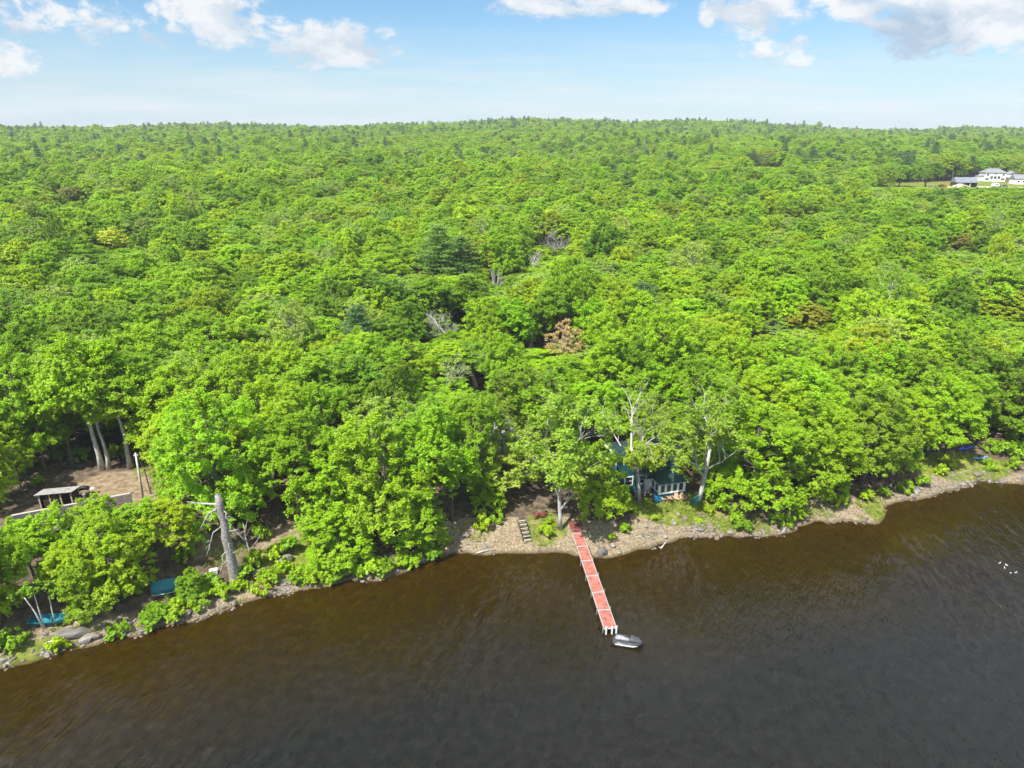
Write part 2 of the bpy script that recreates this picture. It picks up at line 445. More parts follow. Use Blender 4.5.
ca = me.color_attributes.new('zone', 'FLOAT_COLOR', 'POINT'); ca.data.foreach_set('color', colr.ravel())

def ground_material():
    m = bpy.data.materials.new('ground'); m.use_nodes = True; nt = m.node_tree; N = nt.nodes.new; L = nt.links.new
    b = nt.nodes['Principled BSDF']; b.inputs['Roughness'].default_value = .95; b.inputs['Specular IOR Level'].default_value = .1
    a = N('ShaderNodeAttribute'); a.attribute_name = 'zone'
    sep = N('ShaderNodeSeparateColor'); L(a.outputs['Color'], sep.inputs[0])
    tc = N('ShaderNodeTexCoord')
    def noise(s, d=6):
        n = N('ShaderNodeTexNoise'); n.inputs['Scale'].default_value = s; n.inputs['Detail'].default_value = d; L(tc.outputs['Object'], n.inputs['Vector']); return n
    def ramp(src, stops):
        r = N('ShaderNodeValToRGB'); e = r.color_ramp.elements
        while len(e) < len(stops): e.new(.5)
        for k, (p, c) in enumerate(stops): e[k].position = p; e[k].color = (*c, 1)
        L(src, r.inputs[0]); return r.outputs[0]
    n1 = noise(1.3); n2 = noise(.5, 4); n3 = noise(5, 5)
    vor = N('ShaderNodeTexVoronoi'); vor.inputs['Scale'].default_value = 3.2; L(tc.outputs['Object'], vor.inputs['Vector'])
    litter = ramp(n1.outputs['Fac'], [(.3, (.045, .034, .023)), (.5, (.098, .074, .050)), (.7, (.16, .125, .085))])
    sand = ramp(n3.outputs['Fac'], [(.3, (.16, .118, .072)), (.5, (.29, .232, .155)), (.68, (.40, .335, .24))])
    vm = N('ShaderNodeMix'); vm.data_type = 'RGBA'; vm.blend_type = 'MULTIPLY'; vm.inputs[0].default_value = .45
    bw0 = N('ShaderNodeRGBToBW'); L(vor.outputs['Color'], bw0.inputs[0]); L(sand, vm.inputs[6]); L(bw0.outputs[0], vm.inputs[7])
    bw = N('ShaderNodeHueSaturation'); bw.inputs['Saturation'].default_value = 1.05; L(vm.outputs[2], bw.inputs['Color'])
    gr = ramp(n1.outputs['Fac'], [(.3, (.07, .10, .015)), (.5, (.14, .17, .025)), (.7, (.24, .22, .06))])
    dr = ramp(n1.outputs['Fac'], [(.3, (.13, .092, .055)), (.5, (.22, .165, .105)), (.7, (.29, .235, .15))])
    def blend(fac, base, top):
        ad = N('ShaderNodeMath'); ad.operation = 'ADD'; L(fac, ad.inputs[0]); L(n2.outputs['Fac'], ad.inputs[1])
        mr = N('ShaderNodeMapRange'); mr.inputs[1].default_value = .82; mr.inputs[2].default_value = 1.08; L(ad.outputs[0], mr.inputs[0])
        x = N('ShaderNodeMix'); x.data_type = 'RGBA'; L(mr.outputs[0], x.inputs[0]); L(base, x.inputs[6]); L(top, x.inputs[7]); return x.outputs[2]
    c = blend(sep.outputs[2], litter, dr); c = blend(sep.outputs[0], c, bw.outputs[0]); c = blend(sep.outputs[1], c, gr)
    # wet, algae-dark strip at and below the waterline (its height, not the light, decides)
    sx = N('ShaderNodeSeparateXYZ'); L(tc.outputs['Object'], sx.inputs[0])
    wet = N('ShaderNodeMapRange'); wet.inputs[1].default_value = -.02; wet.inputs[2].default_value = .16; L(sx.outputs['Z'], wet.inputs[0])
    x = N('ShaderNodeMix'); x.data_type = 'RGBA'; x.inputs[6].default_value = (.05, .034, .014, 1); L(wet.outputs[0], x.inputs[0]); L(c, x.inputs[7])
    L(x.outputs[2], b.inputs['Base Color'])
    bp = N('ShaderNodeBump'); bp.inputs['Strength'].default_value = .8; bp.inputs['Distance'].default_value = .12
    L(n3.outputs['Fac'], bp.inputs['Height']); L(bp.outputs[0], b.inputs['Normal'])
    return m
me.materials.append(ground_material())
g = link('ground', me); g['kind'] = 'structure'

# ------------------------------------------------------------------ water
wx = axis((-1500, -120, 60), (-120, 150, 3), (150, 1500, 75)); wy = axis((-400, 0, 20), (0, 125, 2.5), (125, 400, 55))
WX, WY = np.meshgrid(wx, wy); n_ = len(wx); m_ = len(wy)
wd = -shore_dist(WX, WY)
idx = np.arange(n_ * m_).reshape(m_, n_)
fa = np.stack([idx[:-1, :-1], idx[:-1, 1:], idx[1:, 1:], idx[1:, :-1]], -1).reshape(-1, 4)
me = bpy.data.meshes.new('water'); me.from_pydata(np.stack([WX, WY, WX * 0], -1).reshape(-1, 3).tolist(), [], fa.tolist())
wa = me.attributes.new('offshore', 'FLOAT', 'POINT'); wa.data.foreach_set('value', wd.astype(np.float32).ravel())
m = bpy.data.materials.new('lake_water'); m.use_nodes = True; nt = m.node_tree; N = nt.nodes.new; L = nt.links.new
b = nt.nodes['Principled BSDF']; b.inputs['Roughness'].default_value = .04; b.inputs['IOR'].default_value = 1.333
a = N('ShaderNodeAttribute'); a.attribute_name = 'offshore'
tc = N('ShaderNodeTexCoord')
mr = N('ShaderNodeMapRange'); mr.inputs[1].default_value = -1; mr.inputs[2].default_value = 21
nz = N('ShaderNodeTexNoise'); nz.inputs['Scale'].default_value = .09; nz.inputs['Detail'].default_value = 3; L(tc.outputs['Object'], nz.inputs['Vector'])
ad = N('ShaderNodeMath'); ad.operation = 'MULTIPLY_ADD'; ad.inputs[1].default_value = 14; ad.inputs[2].default_value = -7; L(nz.outputs['Fac'], ad.inputs[0])
ad2 = N('ShaderNodeMath'); ad2.operation = 'ADD'; L(a.outputs['Fac'], ad2.inputs[0]); L(ad.outputs[0], ad2.inputs[1]); L(ad2.outputs[0], mr.inputs[0])
rp = N('ShaderNodeValToRGB'); e = rp.color_ramp.elements
e[0].position = 0; e[0].color = (.026, .0140, .0004, 1); e[1].position = 1; e[1].color = (.0100, .0096, .0074, 1)
q = e.new(.35); q.color = (.0190, .0110, .0006, 1)
L(mr.outputs[0], rp.inputs[0])
# stones and weed on the shallow bed
n3 = N('ShaderNodeTexNoise'); n3.inputs['Scale'].default_value = 1.1; n3.inputs['Detail'].default_value = 5; L(tc.outputs['Object'], n3.inputs['Vector'])
hs = N('ShaderNodeHueSaturation'); mv = N('ShaderNodeMapRange'); mv.inputs[1].default_value = .35; mv.inputs[2].default_value = .65; mv.inputs[3].default_value = .75; mv.inputs[4].default_value = 1.25
L(n3.outputs['Fac'], mv.inputs[0]); L(mv.outputs[0], hs.inputs['Value']); L(rp.outputs[0], hs.inputs['Color']); L(hs.outputs[0], b.inputs['Base Color'])
mp = N('ShaderNodeMapping'); mp.vector_type = 'TEXTURE'; mp.inputs['Rotation'].default_value = (0, 0, math.radians(-24)); mp.inputs['Scale'].default_value = (.62, 1.7, 1); L(tc.outputs['Object'], mp.inputs['Vector'])
w1 = N('ShaderNodeTexNoise'); w1.inputs['Scale'].default_value = 1.0; w1.inputs['Detail'].default_value = 4; w1.inputs['Roughness'].default_value = .55; w1.inputs['Distortion'].default_value = .6; L(mp.outputs[0], w1.inputs['Vector'])
mp2 = N('ShaderNodeMapping'); mp2.vector_type = 'TEXTURE'; mp2.inputs['Rotation'].default_value = (0, 0, math.radians(-14)); mp2.inputs['Scale'].default_value = (1.5, 5., 1); L(tc.outputs['Object'], mp2.inputs['Vector'])
w2 = N('ShaderNodeTexNoise'); w2.inputs['Scale'].default_value = 1.; w2.inputs['Detail'].default_value = 2; L(mp2.outputs[0], w2.inputs['Vector'])
# gusts: ripple height varies over the lake
w3 = N('ShaderNodeTexNoise'); w3.inputs['Scale'].default_value = .05; w3.inputs['Detail'].default_value = 2; L(tc.outputs['Object'], w3.inputs['Vector'])
gm = N('ShaderNodeMapRange'); gm.inputs[1].default_value = .35; gm.inputs[2].default_value = .65; gm.inputs[3].default_value = .35; gm.inputs[4].default_value = 1.; L(w3.outputs['Fac'], gm.inputs[0])
lee = N('ShaderNodeMapRange'); lee.inputs[1].default_value = 2; lee.inputs[2].default_value = 26; lee.inputs[3].default_value = .28; lee.inputs[4].default_value = 1.; L(a.outputs['Fac'], lee.inputs[0])   # calmer in the lee of the trees
gl = N('ShaderNodeMath'); gl.operation = 'MULTIPLY'; L(gm.outputs[0], gl.inputs[0]); L(lee.outputs[0], gl.inputs[1])
mu = N('ShaderNodeMath'); mu.operation = 'MULTIPLY'; L(w1.outputs['Fac'], mu.inputs[0]); L(gl.outputs[0], mu.inputs[1])
bp = N('ShaderNodeBump'); bp.inputs['Strength'].default_value = 1; bp.inputs['Distance'].default_value = .34; L(mu.outputs[0], bp.inputs['Height'])
bp2 = N('ShaderNodeBump'); bp2.inputs['Strength'].default_value = 1; bp2.inputs['Distance'].default_value = .30; L(w2.outputs['Fac'], bp2.inputs['Height']); L(bp2.outputs[0], bp.inputs['Normal'])
L(bp.outputs[0], b.inputs['Normal'])
me.materials.append(m); g = link('water', me); g['kind'] = 'structure'
# ================================================================== things by the water
def ppm(p): return F / float(project(np.asarray(p, float))[2])
def pose_obj(o, p, rz=0): o.location = tuple(float(c) for c in p); o.rotation_euler = (0, 0, rz); return o

WHITE = mat('white_paint', (.72, .72, .70), .5, noise=6, amount=.1)
ALU = mat('pale_aluminium', (.36, .34, .32), .45, noise=5, amount=.12)
RED = mat('faded_red_decking', (.36, .125, .095), .8, noise=2.2, amount=.4, bump=.3)
REDD = mat('weathered_red_boards', (.20, .06, .05), .85, noise=3, amount=.3)

# --- dock
A = at0(577.5, 533, .85); B = at0(610.5, 629, .52)
dv = B - A; LEN = float(np.linalg.norm(dv[:2])); rz = math.atan2(dv[1], dv[0])
dock = thing('dock', 'long narrow red sectional dock reaching from the beach into the lake', 'dock', (A[0], A[1], 0), rz)
def dz(x): return .85 + (.52 - .85) * x / LEN
NSEC = 6; SL = LEN / NSEC; HWID = .62; pit = math.atan2(.85 - .52, LEN)
for i in range(NSEC):
    x0, x1 = i * SL, (i + 1) * SL; xm = (x0 + x1) / 2
    b = MB()
    nb = 20
    for k in range(nb):
        xx = x0 + .13 + (SL - .26) * (k + .5) / nb
        b.box((xx, 0, dz(xx) + .02), (((SL - .26) / nb) - .012, 2 * HWID - .1, .035), ry=pit)
    b.build('deck_panel', RED, dock)
    for s in (-1, 1):
        MB().box((xm, s * HWID, dz(xm) - .02), (SL - .02, .08, .16), ry=pit).build('side_rail', ALU, dock, bevel=.01)
for i in range(NSEC + 1):
    x = min(max(i * SL, .06), LEN - .06)
    MB().box((x, 0, dz(x) + .015), (.15, 2 * HWID - .085, .075)).build('cross_beam', ALU, dock, bevel=.008)
    if i > 0:
        for s in (-1, 1):
            zb = float(terrain(*(A[:2] + dv[:2] * x / LEN))) - .05
            MB().tube([(x - .1, s * (HWID + .075), zb), (x - .1, s * (HWID + .075), dz(x) + (.28 if i < NSEC else .2))], .033, 8).tube(
                [(x - .1, s * (HWID + .075), zb), (x - .1, s * (HWID + .075), zb + .05)], .12, 8).build('leg', ALU, dock)
for s in (-.5, .15, .62):
    MB().box((LEN + .1, s * .9, .42), (.14, .14, .85)).box((LEN + .1, s * .9, .86), (.17, .17, .04)).build('end_post', WHITE, dock, bevel=.015)
b = MB()
for k in range(9): b.box((-.2 - .19 * k, 0, .9 + .05 * k), (.16, 1.25 + .05 * k, .05))
b.build('shore_ramp', REDD, dock)

# --- jet ski under its cover
P0 = at0(612.5, 638.5, .35); P1 = at0(643.5, 643.5, .35); jd = P1 - P0; JL = float(np.linalg.norm(jd[:2])); JZ = math.atan2(jd[1], jd[0])
jet = thing('jet_ski', 'dark grey jet ski with pale seat and side stripes at the dock end', 'jet ski', (*((P0 + P1) / 2)[:2], 0), JZ)
def ring(x, w, z0, z1, n=16, pw=2.6):
    out = []
    for k in range(n):
        a = 2 * math.pi * k / n; c, s = math.cos(a), math.sin(a)
        out.append((x, w * math.copysign(abs(c) ** (2 / pw), c), (z0 + z1) / 2 + (z1 - z0) / 2 * math.copysign(abs(s) ** (2 / pw), s)))
    return np.array(out)
HULL = mat('grey_gelcoat', (.045, .047, .052), .3, spec=.5); COVER = mat('silver_cover', (.065, .068, .075), .45, noise=5, amount=.12); DARK = mat('black_rubber', (.02, .02, .022), .6)
q = JL / 3.3
MB().loft([ring(x * q, w, z0, z1) for x, w, z0, z1 in ((-1.62, .42, .02, .36), (-1.5, .56, -.05, .44), (-.8, .62, -.12, .48), (.2, .61, -.12, .52), (.9, .5, -.06, .56), (1.35, .27, .1, .57), (1.62, .05, .32, .5))]).build('hull', HULL, jet, True)
MB().loft([ring(x * q, w, z0, z1, pw=2.2) for x, w, z0, z1 in ((.12, .3, .45, .68), (.3, .42, .4, .98), (.55, .43, .4, .92), (.95, .36, .42, .78), (1.3, .2, .45, .66), (1.5, .06, .47, .55))]).build('hood', COVER, jet, True)
MB().loft([ring(x * q, w, z0, z1, pw=2.2) for x, w, z0, z1 in ((-1.35, .2, .42, .62), (-1.2, .25, .4, .76), (-.7, .25, .4, .8), (-.3, .21, .4, .7), (.1, .2, .4, .66), (.2, .1, .42, .6))]).build('seat', mat('pale_seat_cover', (.26, .26, .27), .6, noise=4, amount=.2), jet, True)
b = MB(); b.tube([(.2 * q, 0, .7), (.12 * q, 0, 1.02)], .05, 8); b.tube([(.02 * q, -.36, 1.06), (.1 * q, -.2, 1.03), (.12 * q, 0, 1.02), (.1 * q, .2, 1.03), (.02 * q, .36, 1.06)], .025, 8)
b.build('handlebar', DARK, jet)
for s in (-1, 1):
    MB().loft([ring(x * q, .05, .47, .55, 8) + np.array([0, s * .5, 0]) for x in (-1.45, -1.3, -.2, 0)]).build('footwell', COVER, jet, True)
    MB().prism([(-1.3 * q, .2), (.6 * q, .22), (1.1 * q, .42), (.4 * q, .36), (-1.3 * q, .33)], s * .615, s * .628).build('hull_stripe', WHITE, jet)

# --- gulls resting on the water
BIRDW = mat('white_feathers', (.8, .8, .79), .8); BEAK = mat('yellow_beak', (.55, .35, .05), .5); GREYF = mat('grey_feathers', (.42, .43, .45), .8)
def bird_parts():
    body = MB().loft([ring(x, w, z0, z1, 10, 2) for x, w, z0, z1 in ((-.3, .015, .14, .17), (-.2, .07, .04, .2), (-.02, .115, -.04, .22), (.14, .09, -.02, .21), (.22, .05, .06, .25), (.25, .045, .16, .33), (.28, .055, .24, .37), (.33, .03, .27, .34), (.345, .008, .29, .31))]).mesh('body', BIRDW, True)
    wing = MB().loft([ring(x, w, z0, z1, 8, 2) for x, w, z0, z1 in ((-.34, .01, .15, .17), (-.15, .09, .15, .225), (.02, .105, .15, .235), (.12, .03, .17, .22))]).mesh('folded_wings', GREYF, True)
    beak = MB().tube([(.34, 0, .3), (.42, 0, .285)], [.014, .004], 6).mesh('beak', BEAK)
    return body, wing, beak
bp_ = bird_parts()
birds = [((999.5, 563.5), .4, 'white water bird farthest left and apart in its small group'), ((1006.5, 565.5), 2.2, 'white water bird at the top middle of the small floating group'),
         ((1004.5, 568.5), 1.2, 'white water bird in the centre of the small floating group'), ((1010.5, 573.5), -2.6, 'white water bird at the bottom of the small floating group'),
         ((1015.5, 573.), .2, 'white water bird farthest right in the small floating group')]
for (px, py), a, lab in birds:
    t = thing('water_bird', lab, 'bird', at0(px, py, 0), a, 'white birds floating on the lake', (.5, .5, .5))
    for nm, me_ in zip(('body', 'folded_wings', 'beak'), bp_): link(nm, me_, t)

# --- steps up the bank
S0 = at(528.5, 543); S1 = at(521.5, 524); sd = S1 - S0; SLn = float(np.linalg.norm(sd[:2]))
stairs = thing('wooden_steps', 'short flight of pale plank steps climbing from the beach left of the dock', 'steps', S0, math.atan2(sd[1], sd[0]))
top = max(1.35, sd[2] + .25)
PLANK = mat('pale_plank', (.30, .275, .24), .85, noise=3, amount=.25, bump=.2); DKWOOD = mat('dark_timber', (.055, .045, .04), .9, noise=3, amount=.3)
for k in range(6):
    f = (k + .5) / 6
    MB().box((SLn * f, 0, .12 + top * f), (.25, .88, .05)).build('tread', PLANK, stairs, bevel=.008)
    MB().box((SLn * f + .12, 0, .0 + top * f), (.03, .86, .19)).build('riser', DKWOOD, stairs)
for s in (-1, 1):
    MB().prism([(0, -.2), (.1, .1), (SLn, top), (SLn + .1, top - .3)], s * .47 - .025, s * .47 + .025).build('stringer', DKWOOD, stairs)

# ================================================================== the cabin behind the shore
TEAL = mat('dark_teal_siding', (.014, .080, .098), .7, noise=1.4, amount=.25); GREENROOF = mat('dark_green_roofing', (.022, .06, .048), .7, noise=2, amount=.3)
TRIM = mat('white_trim', (.78, .78, .76), .5); GLASS = mat('dark_window_glass', (.03, .04, .045), .06, spec=.8)
def window(parent, c, w, h, frame=.09, cols=1, rows=1, normal='y', frame_mat=None, dep=.08, muntin=.035):
    """a frame and a pane facing -y (or -x)"""
    b = MB(); x, y, z = c
    def bx(dx, dz_, sx, sz, dy=0., d=dep):
        if normal == 'y': b.box((x + dx, y + dy, z + dz_), (sx, d, sz))
        else: b.box((x + dy, y + dx, z + dz_), (d, sx, sz))
    bx(-(w - frame) / 2, 0, frame, h); bx((w - frame) / 2, 0, frame, h)
    bx(0, (h - frame) / 2, w - 2 * frame, frame); bx(0, -(h - frame) / 2, w - 2 * frame, frame)
    for k in range(1, cols): bx(-w / 2 + w * k / cols, 0, muntin, h - 2 * frame, d=dep * .7)
    for k in range(1, rows): bx(0, -h / 2 + h * k / rows, w - 2 * frame, muntin, d=dep * .6)
    o = b.build('window', frame_mat or TRIM, parent)
    g_ = MB()
    if normal == 'y': g_.box((x, y + dep * .3, z), (w - 1.9 * frame, .02, h - 1.9 * frame))
    else: g_.box((x + dep * .3, y, z), (.02, w - 1.9 * frame, h - 1.9 * frame))
    g_.build('pane', GLASS, o)
    return o
hp = at(671, 499); hz = math.radians(15)
house = thing('cabin', 'dark teal two-storey cabin with white trim and glazed front porch', 'cabin', hp, hz)
MX0, MX1, MY0, MY1, EAVE, RIDGE = -6.9, 1.5, 2.3, 5.3, 6.1, 6.3
b = MB(); b.box(((MX0 + MX1) / 2, (MY0 + MY1) / 2, EAVE / 2 - .6), (MX1 - MX0, MY1 - MY0, EAVE + 1.2))
ym = (MY0 + MY1) / 2
b.prism([(MY0, EAVE + .002), (MY1, EAVE + .002), (ym, RIDGE)], MX0, MX1, 'x'); b.build('wall', TEAL, house)
for s in (-1, 1):
    e = MY0 - .4 if s < 0 else MY1 + .4
    sl = (RIDGE - EAVE) / (ym - MY0); ze = RIDGE - sl * (ym - MY0 + .4)
    MB().prism([(e, ze + .02), (ym, RIDGE + .02), (ym, RIDGE + .16), (e, ze + .16)], MX0 - .35, MX1 + .35, 'x').build('roof', mat('dark_teal_shingles', (.012, .034, .036), .8, noise=2, amount=.35), house)
    MB().prism([(e, ze - .12), (ym, RIDGE - .12), (ym, RIDGE + .14), (e, ze + .14)], MX0 - .41, MX0 - .352, 'x').build('rake_trim', TRIM, house)
    MB().prism([(e, ze - .12), (ym, RIDGE - .12), (ym, RIDGE + .14), (e, ze + .14)], MX1 + .352, MX1 + .41, 'x').build('rake_trim', TRIM, house)
MB().box(((MX0 + MX1) / 2, MY0 - .43, EAVE - .2), (MX1 - MX0 + .7, .04, .2)).build('fascia', TEAL, house)
for x in (MX0, MX1): MB().box((x, MY0 - .02, EAVE / 2 + .15), (.16, .06, EAVE - .75)).build('corner_board', TRIM, house)
for x, z, w, h in ((-.35, 4.9, 1.35, 1.1), (-4.6, 4.9, 1.25, 1.1), (-5.0, 2.1, 1.2, 1.35), (-3.2, 2.1, 1.2, 1.35)): window(house, (x, MY0 - .03, z), w, h, .12, 1, 2)
MB().box((-2.25, MY0 - .03, 1.0), (.85, .05, 2.0)).build('door', TRIM, house)
window(house, (MX0 - .03, 3.8, 1.7), 1.1, 1.2, .12, normal='x'); window(house, (MX0 - .03, 3.8, 4.9), 1.0, 1.1, .12, normal='x')
porch = MB()
porch.box((0, 1.15, .2), (3.7, 2.3, 1.5)); porch.box((0, .06, 2.42), (3.7, .12, .26)); porch.box((-1.79, 1.15, 2.42), (.12, 2.06, .26)); porch.box((1.79, 1.15, 2.42), (.12, 2.06, .26))
pw = porch.build('porch', TEAL, house)
for x in (-1.8, 1.8): MB().box((x, .045, 1.62), (.17, .17, 1.34)).build('porch_post', TRIM, pw)
for k in range(4): window(pw, (-1.29 + .86 * k, .04, 1.62), .84, 1.32, .14)
for k in range(2): window(pw, (-1.80, .72 + .98 * k, 1.62), .9, 1.32, .15, normal='x'); window(pw, (1.84, .72 + .98 * k, 1.62), .9, 1.32, .15, normal='x')
MB().box((0, .0, .97), (3.8, .16, .07)).build('sill', TRIM, pw)
MB().prism([(-.4, 2.52), (2.29, 3.3), (2.29, 3.42), (-.4, 2.64)], -2.1, 2.1, 'x').build('porch_roof', GREENROOF, house)
MB().box((0, -.43, 2.56), (4.2, .04, .16)).build('porch_fascia', TEAL, house)
d_ = MB()
for k in range(11): d_.box((-4.6 + .2 * k, 1.55, .42), (.17, 1.4, .05))
d_.build('side_deck', DKWOOD, house)
r_ = MB()
for k in range(4): r_.box((-4.65 + .68 * k, .88, .9), (.07, .07, .95))
r_.box((-3.63, .88, 1.4), (2.2, .09, .06)); r_.box((-3.63, .88, .95), (2.1, .05, .05)); r_.build('railing', mat('grey_timber', (.26, .25, .23), .85, noise=4), house)

# --- lawn chairs
def chair_meshes(m):
    P = []
    b = MB()
    for k in range(6): b.box((0, -.28 + .1 * k, .36 - .022 * k), (.54, .085, .022), rx=-.2)
    P.append(('seat', b.mesh('seat', m)))
    b = MB()
    for k in range(5):
        x = -.22 + .11 * k; hh = .86 - .09 * abs(k - 2) ** 1.5
        b.prism([(x - .05, .2), (x + .05, .2), (x + .05, .2 + hh), (x - .05, .2 + hh)], -.011, .011)
    R = np.array(Matrix.Rotation(-.38, 3, 'X'))
    b.v = [v @ R.T + np.array([0, .2, .05]) for v in b.v]
    b.box((0, .36, .5), (.6, .03, .07), rx=-.38)
    P.append(('backrest', b.mesh('backrest', m)))
    for s in (-1, 1):
        P.append(('armrest', MB().prism([(s * .27, -.42), (s * .43, -.42), (s * .4, .35), (s * .3, .35)], .54, .565, 'z').mesh('armrest', m)))
        P.append(('leg', MB().box((s * .31, -.3, .27), (.035, .1, .54)).mesh('leg', m)))
        P.append(('leg', MB().prism([(-.3, .22), (-.3, .36), (.62, .1), (.62, 0), (.5, 0)], s * .285 - .012, s * .285 + .012, 'x').mesh('leg', m)))
    return P
def chair(meshes, p, rz_, lab, group):
    t = thing('garden_chair', lab, 'chair', p, rz_, group)
    for nm, me_ in meshes: link(nm, me_, t)
    return t
cb = chair_meshes(mat('bright_blue_plastic', (.02, .22, .42), .5)); ct = chair_meshes(mat('tan_wood', (.50, .33, .20), .75, noise=4)); cr = chair_meshes(mat('red_plastic', (.20, .05, .05), .5)); cg = chair_meshes(mat('turquoise_plastic', (.04, .30, .33), .5))
LG = 'slatted garden chairs on the cabin lawn'
chair(cb, at(657.5, 502), .5, 'bright blue garden chair at the left corner of the porch', LG)
for i, px in enumerate((664.5, 670.5, 677., 683.)):
    chair(ct, at(px, 501.2 - .25 * i), hz + .15 * (i % 2) - .1, ['tan wooden garden chair first from the blue one, before the porch', 'tan wooden garden chair second in the row before the porch',
          'tan wooden garden chair third in the row before the porch', 'tan wooden garden chair at the right end of the porch row'][i], LG)
chair(cg, at(694.5, 503.5), -.9, 'turquoise garden chair standing alone by the leaning trunk', LG)

# ================================================================== left clearing
ROOFB = mat('brown_grey_roofing', (.075, .058, .051), .9, noise=1.3, amount=.25, bump=.3); ROOFG = mat('dark_grey_roofing', (.042, .040, .037), .9, noise=1.6, amount=.4, bump=.4)  # left half of the roof is darker and greyer than the right
RZ = 6.2
q0 = at0(10, 517, RZ); q1 = at0(132, 494, RZ); rd = q1 - q0; RL = float(np.linalg.norm(rd[:2])); ra = math.atan2(rd[1], rd[0])
mid = (q0 + q1) / 2; gz = float(terrain(mid[0], mid[1]))
camp = thing('lodge', 'long low lodge with brown and grey roof half hidden by trees', 'lodge', (mid[0], mid[1], gz), ra)
hr = RZ - gz; hs_ = 2.6; eh = hr - 1.25
b = MB(); b.box((0, 0, eh / 2 - .5), (RL - .8, 2 * hs_ - .5, eh + .9)); b.prism([(-hs_ + .25, eh - .05), (hs_ - .25, eh - .05), (0, hr - .12)], -RL / 2 + .4, RL / 2 - .4, 'x'); b.build('wall', mat('brown_log_wall', (.10, .065, .04), .85, noise=2, amount=.3), camp)
split = -RL / 2 + RL * .5
for s in (-1, 1):
    for x0, x1, mt, lift in ((-RL / 2, split, ROOFG, 0.), (split + .004, RL / 2, ROOFB, .06)):
        rb = MB(); nc = 7
        for k in range(nc):        # lapped courses, a little uneven
            f0, f1 = k / nc, (k + 1.25) / nc
            if k == nc - 1: f1 = 1.
            ya, yb = s * hs_ * 1.12 * (1 - f0), s * hs_ * 1.12 * (1 - f1); za, zb = eh - .12 + (hr - eh + .12) * f0, eh - .12 + (hr - eh + .12) * f1
            rb.prism([(ya, za + lift + .08), (yb, zb + lift), (yb, zb + .07 + lift), (ya, za + .115 + lift)], x0 + .02 * (k % 2), x1 - .03 * ((k + 1) % 2), 'x')
        rb.build('roof', mt, camp)
MB().box((0, 0, hr + .14), (RL - .3, .26, .09)).build('ridge_cap', mat('pale_ridge_cap', (.42, .37, .33), .8), camp)
MB().tube([(RL * .1, .5, hr - .6), (RL * .1, .5, hr + .75)], .12, 10).tube([(RL * .1, .5, hr + .75), (RL * .1, .5, hr + .85)], .18, 10).build('stove_pipe', mat('dull_pipe', (.2, .2, .2), .6), camp)
window(camp, (RL / 2 - 2.2, -hs_ + .22, 1.2), 1.1, 1.0); window(camp, (-RL / 2 + 3, -hs_ + .22, 1.2), 1.1, 1.0)

sp = at(61, 504); sa = math.radians(12)
shed = thing('wood_shed', 'open fronted wood shed with pale posts and grey roof behind the lodge', 'shed', sp, sa)
TANP = mat('tan_post', (.42, .33, .22), .85, noise=3)
for x, y, hh in ((-1.75, -.95, 1.95), (-.6, -.95, 1.95), (.6, -.95, 1.95), (1.75, -.95, 1.95), (-1.75, .95, 1.55), (1.75, .95, 1.55)): MB().box((x, y, hh / 2 - .15), (.14, .14, hh + .3)).build('post', TANP, shed)
MB().box((0, 1.03, .7), (3.7, .05, 1.7)).build('back_wall', DKWOOD, shed)
for s in (-1, 1): MB().box((s * 1.85, 0, .7), (.05, 1.95, 1.6)).build('side_wall', DKWOOD, shed)
b = MB()
for k in range(8): b.box((-1.84 + .525 * k, 0, 1.86 + .012 * (k % 2)), (.53, 2.6, .05), rx=-.2)
b.build('roof', mat('grey_roof_boards', (.30, .29, .27), .85, noise=2.5, amount=.35), shed)
lb = MB(); rr = np.random.default_rng(3)
for i in range(9):
    for j in range(6): lb.tube([(-1.55 + .17 * i, -.5, .1 + .17 * j), (-1.55 + .17 * i, .55, .1 + .17 * j)], .082, 7)
wp = pose_obj(lb.build('log_pile', mat('split_firewood', (.33, .23, .13), .9, noise=5, amount=.35)), sp, sa); tag(wp, 'stack of split firewood inside the open shed', 'firewood')

# a covered grill beside the shed
gp = at(85.5, 495); grill = thing('grill', 'small black covered grill on legs right of the wood shed', 'grill', gp, .3)
MB().loft([ring(x, .3, .75, z1, 12) for x, z1 in ((-.55, .9), (-.5, 1.2), (0, 1.3), (.5, 1.2), (.55, .9))]).build('hood', DARK, grill, True)
for x in (-.45, .45):
    for y in (-.22, .22): MB().box((x, y, .38), (.05, .05, .8)).build('leg', DARK, grill)
MB().box((.85, 0, .82), (.5, .5, .04)).build('side_shelf', WHITE, grill)

# --- utility pole, its guy post and wires
pp = at(143.5, 500.5); ph_ = height_to(pp, 453)
pole = thing('utility_pole', 'pale grey utility pole standing at the edge of the clearing', 'utility pole', pp)
POLE = mat('pale_pole', (.50, .47, .43), .85, noise=3, amount=.25)
lx = .25
MB().tube([(0, 0, -.4), (lx * .5, 0, ph_ * .5), (lx, 0, ph_)], [.15, .13, .105], 10).build('mast', POLE, pole, True)
MB().box((lx, -.02, ph_ - .35), (.5, .1, .1), rz=.4).build('crossarm', POLE, pole)
for s in (-1, 1): MB().tube([(lx + s * .2, s * .08, ph_ - .3), (lx + s * .2, s * .08, ph_ - .16)], [.035, .025], 8).build('insulator', WHITE, pole)
sp2 = at(151, 494); stub = thing('guy_post', 'thin dark guy post just right of the utility pole', 'post', sp2)
MB().tube([(0, 0, -.3), (-.2, 0, 3.4)], [.09, .07], 8).build('mast', BARK, stub); MB().tube([(-.2, 0, 3.38), (-.2, 0, 3.48)], .1, 8).build('cap', DARK, stub)
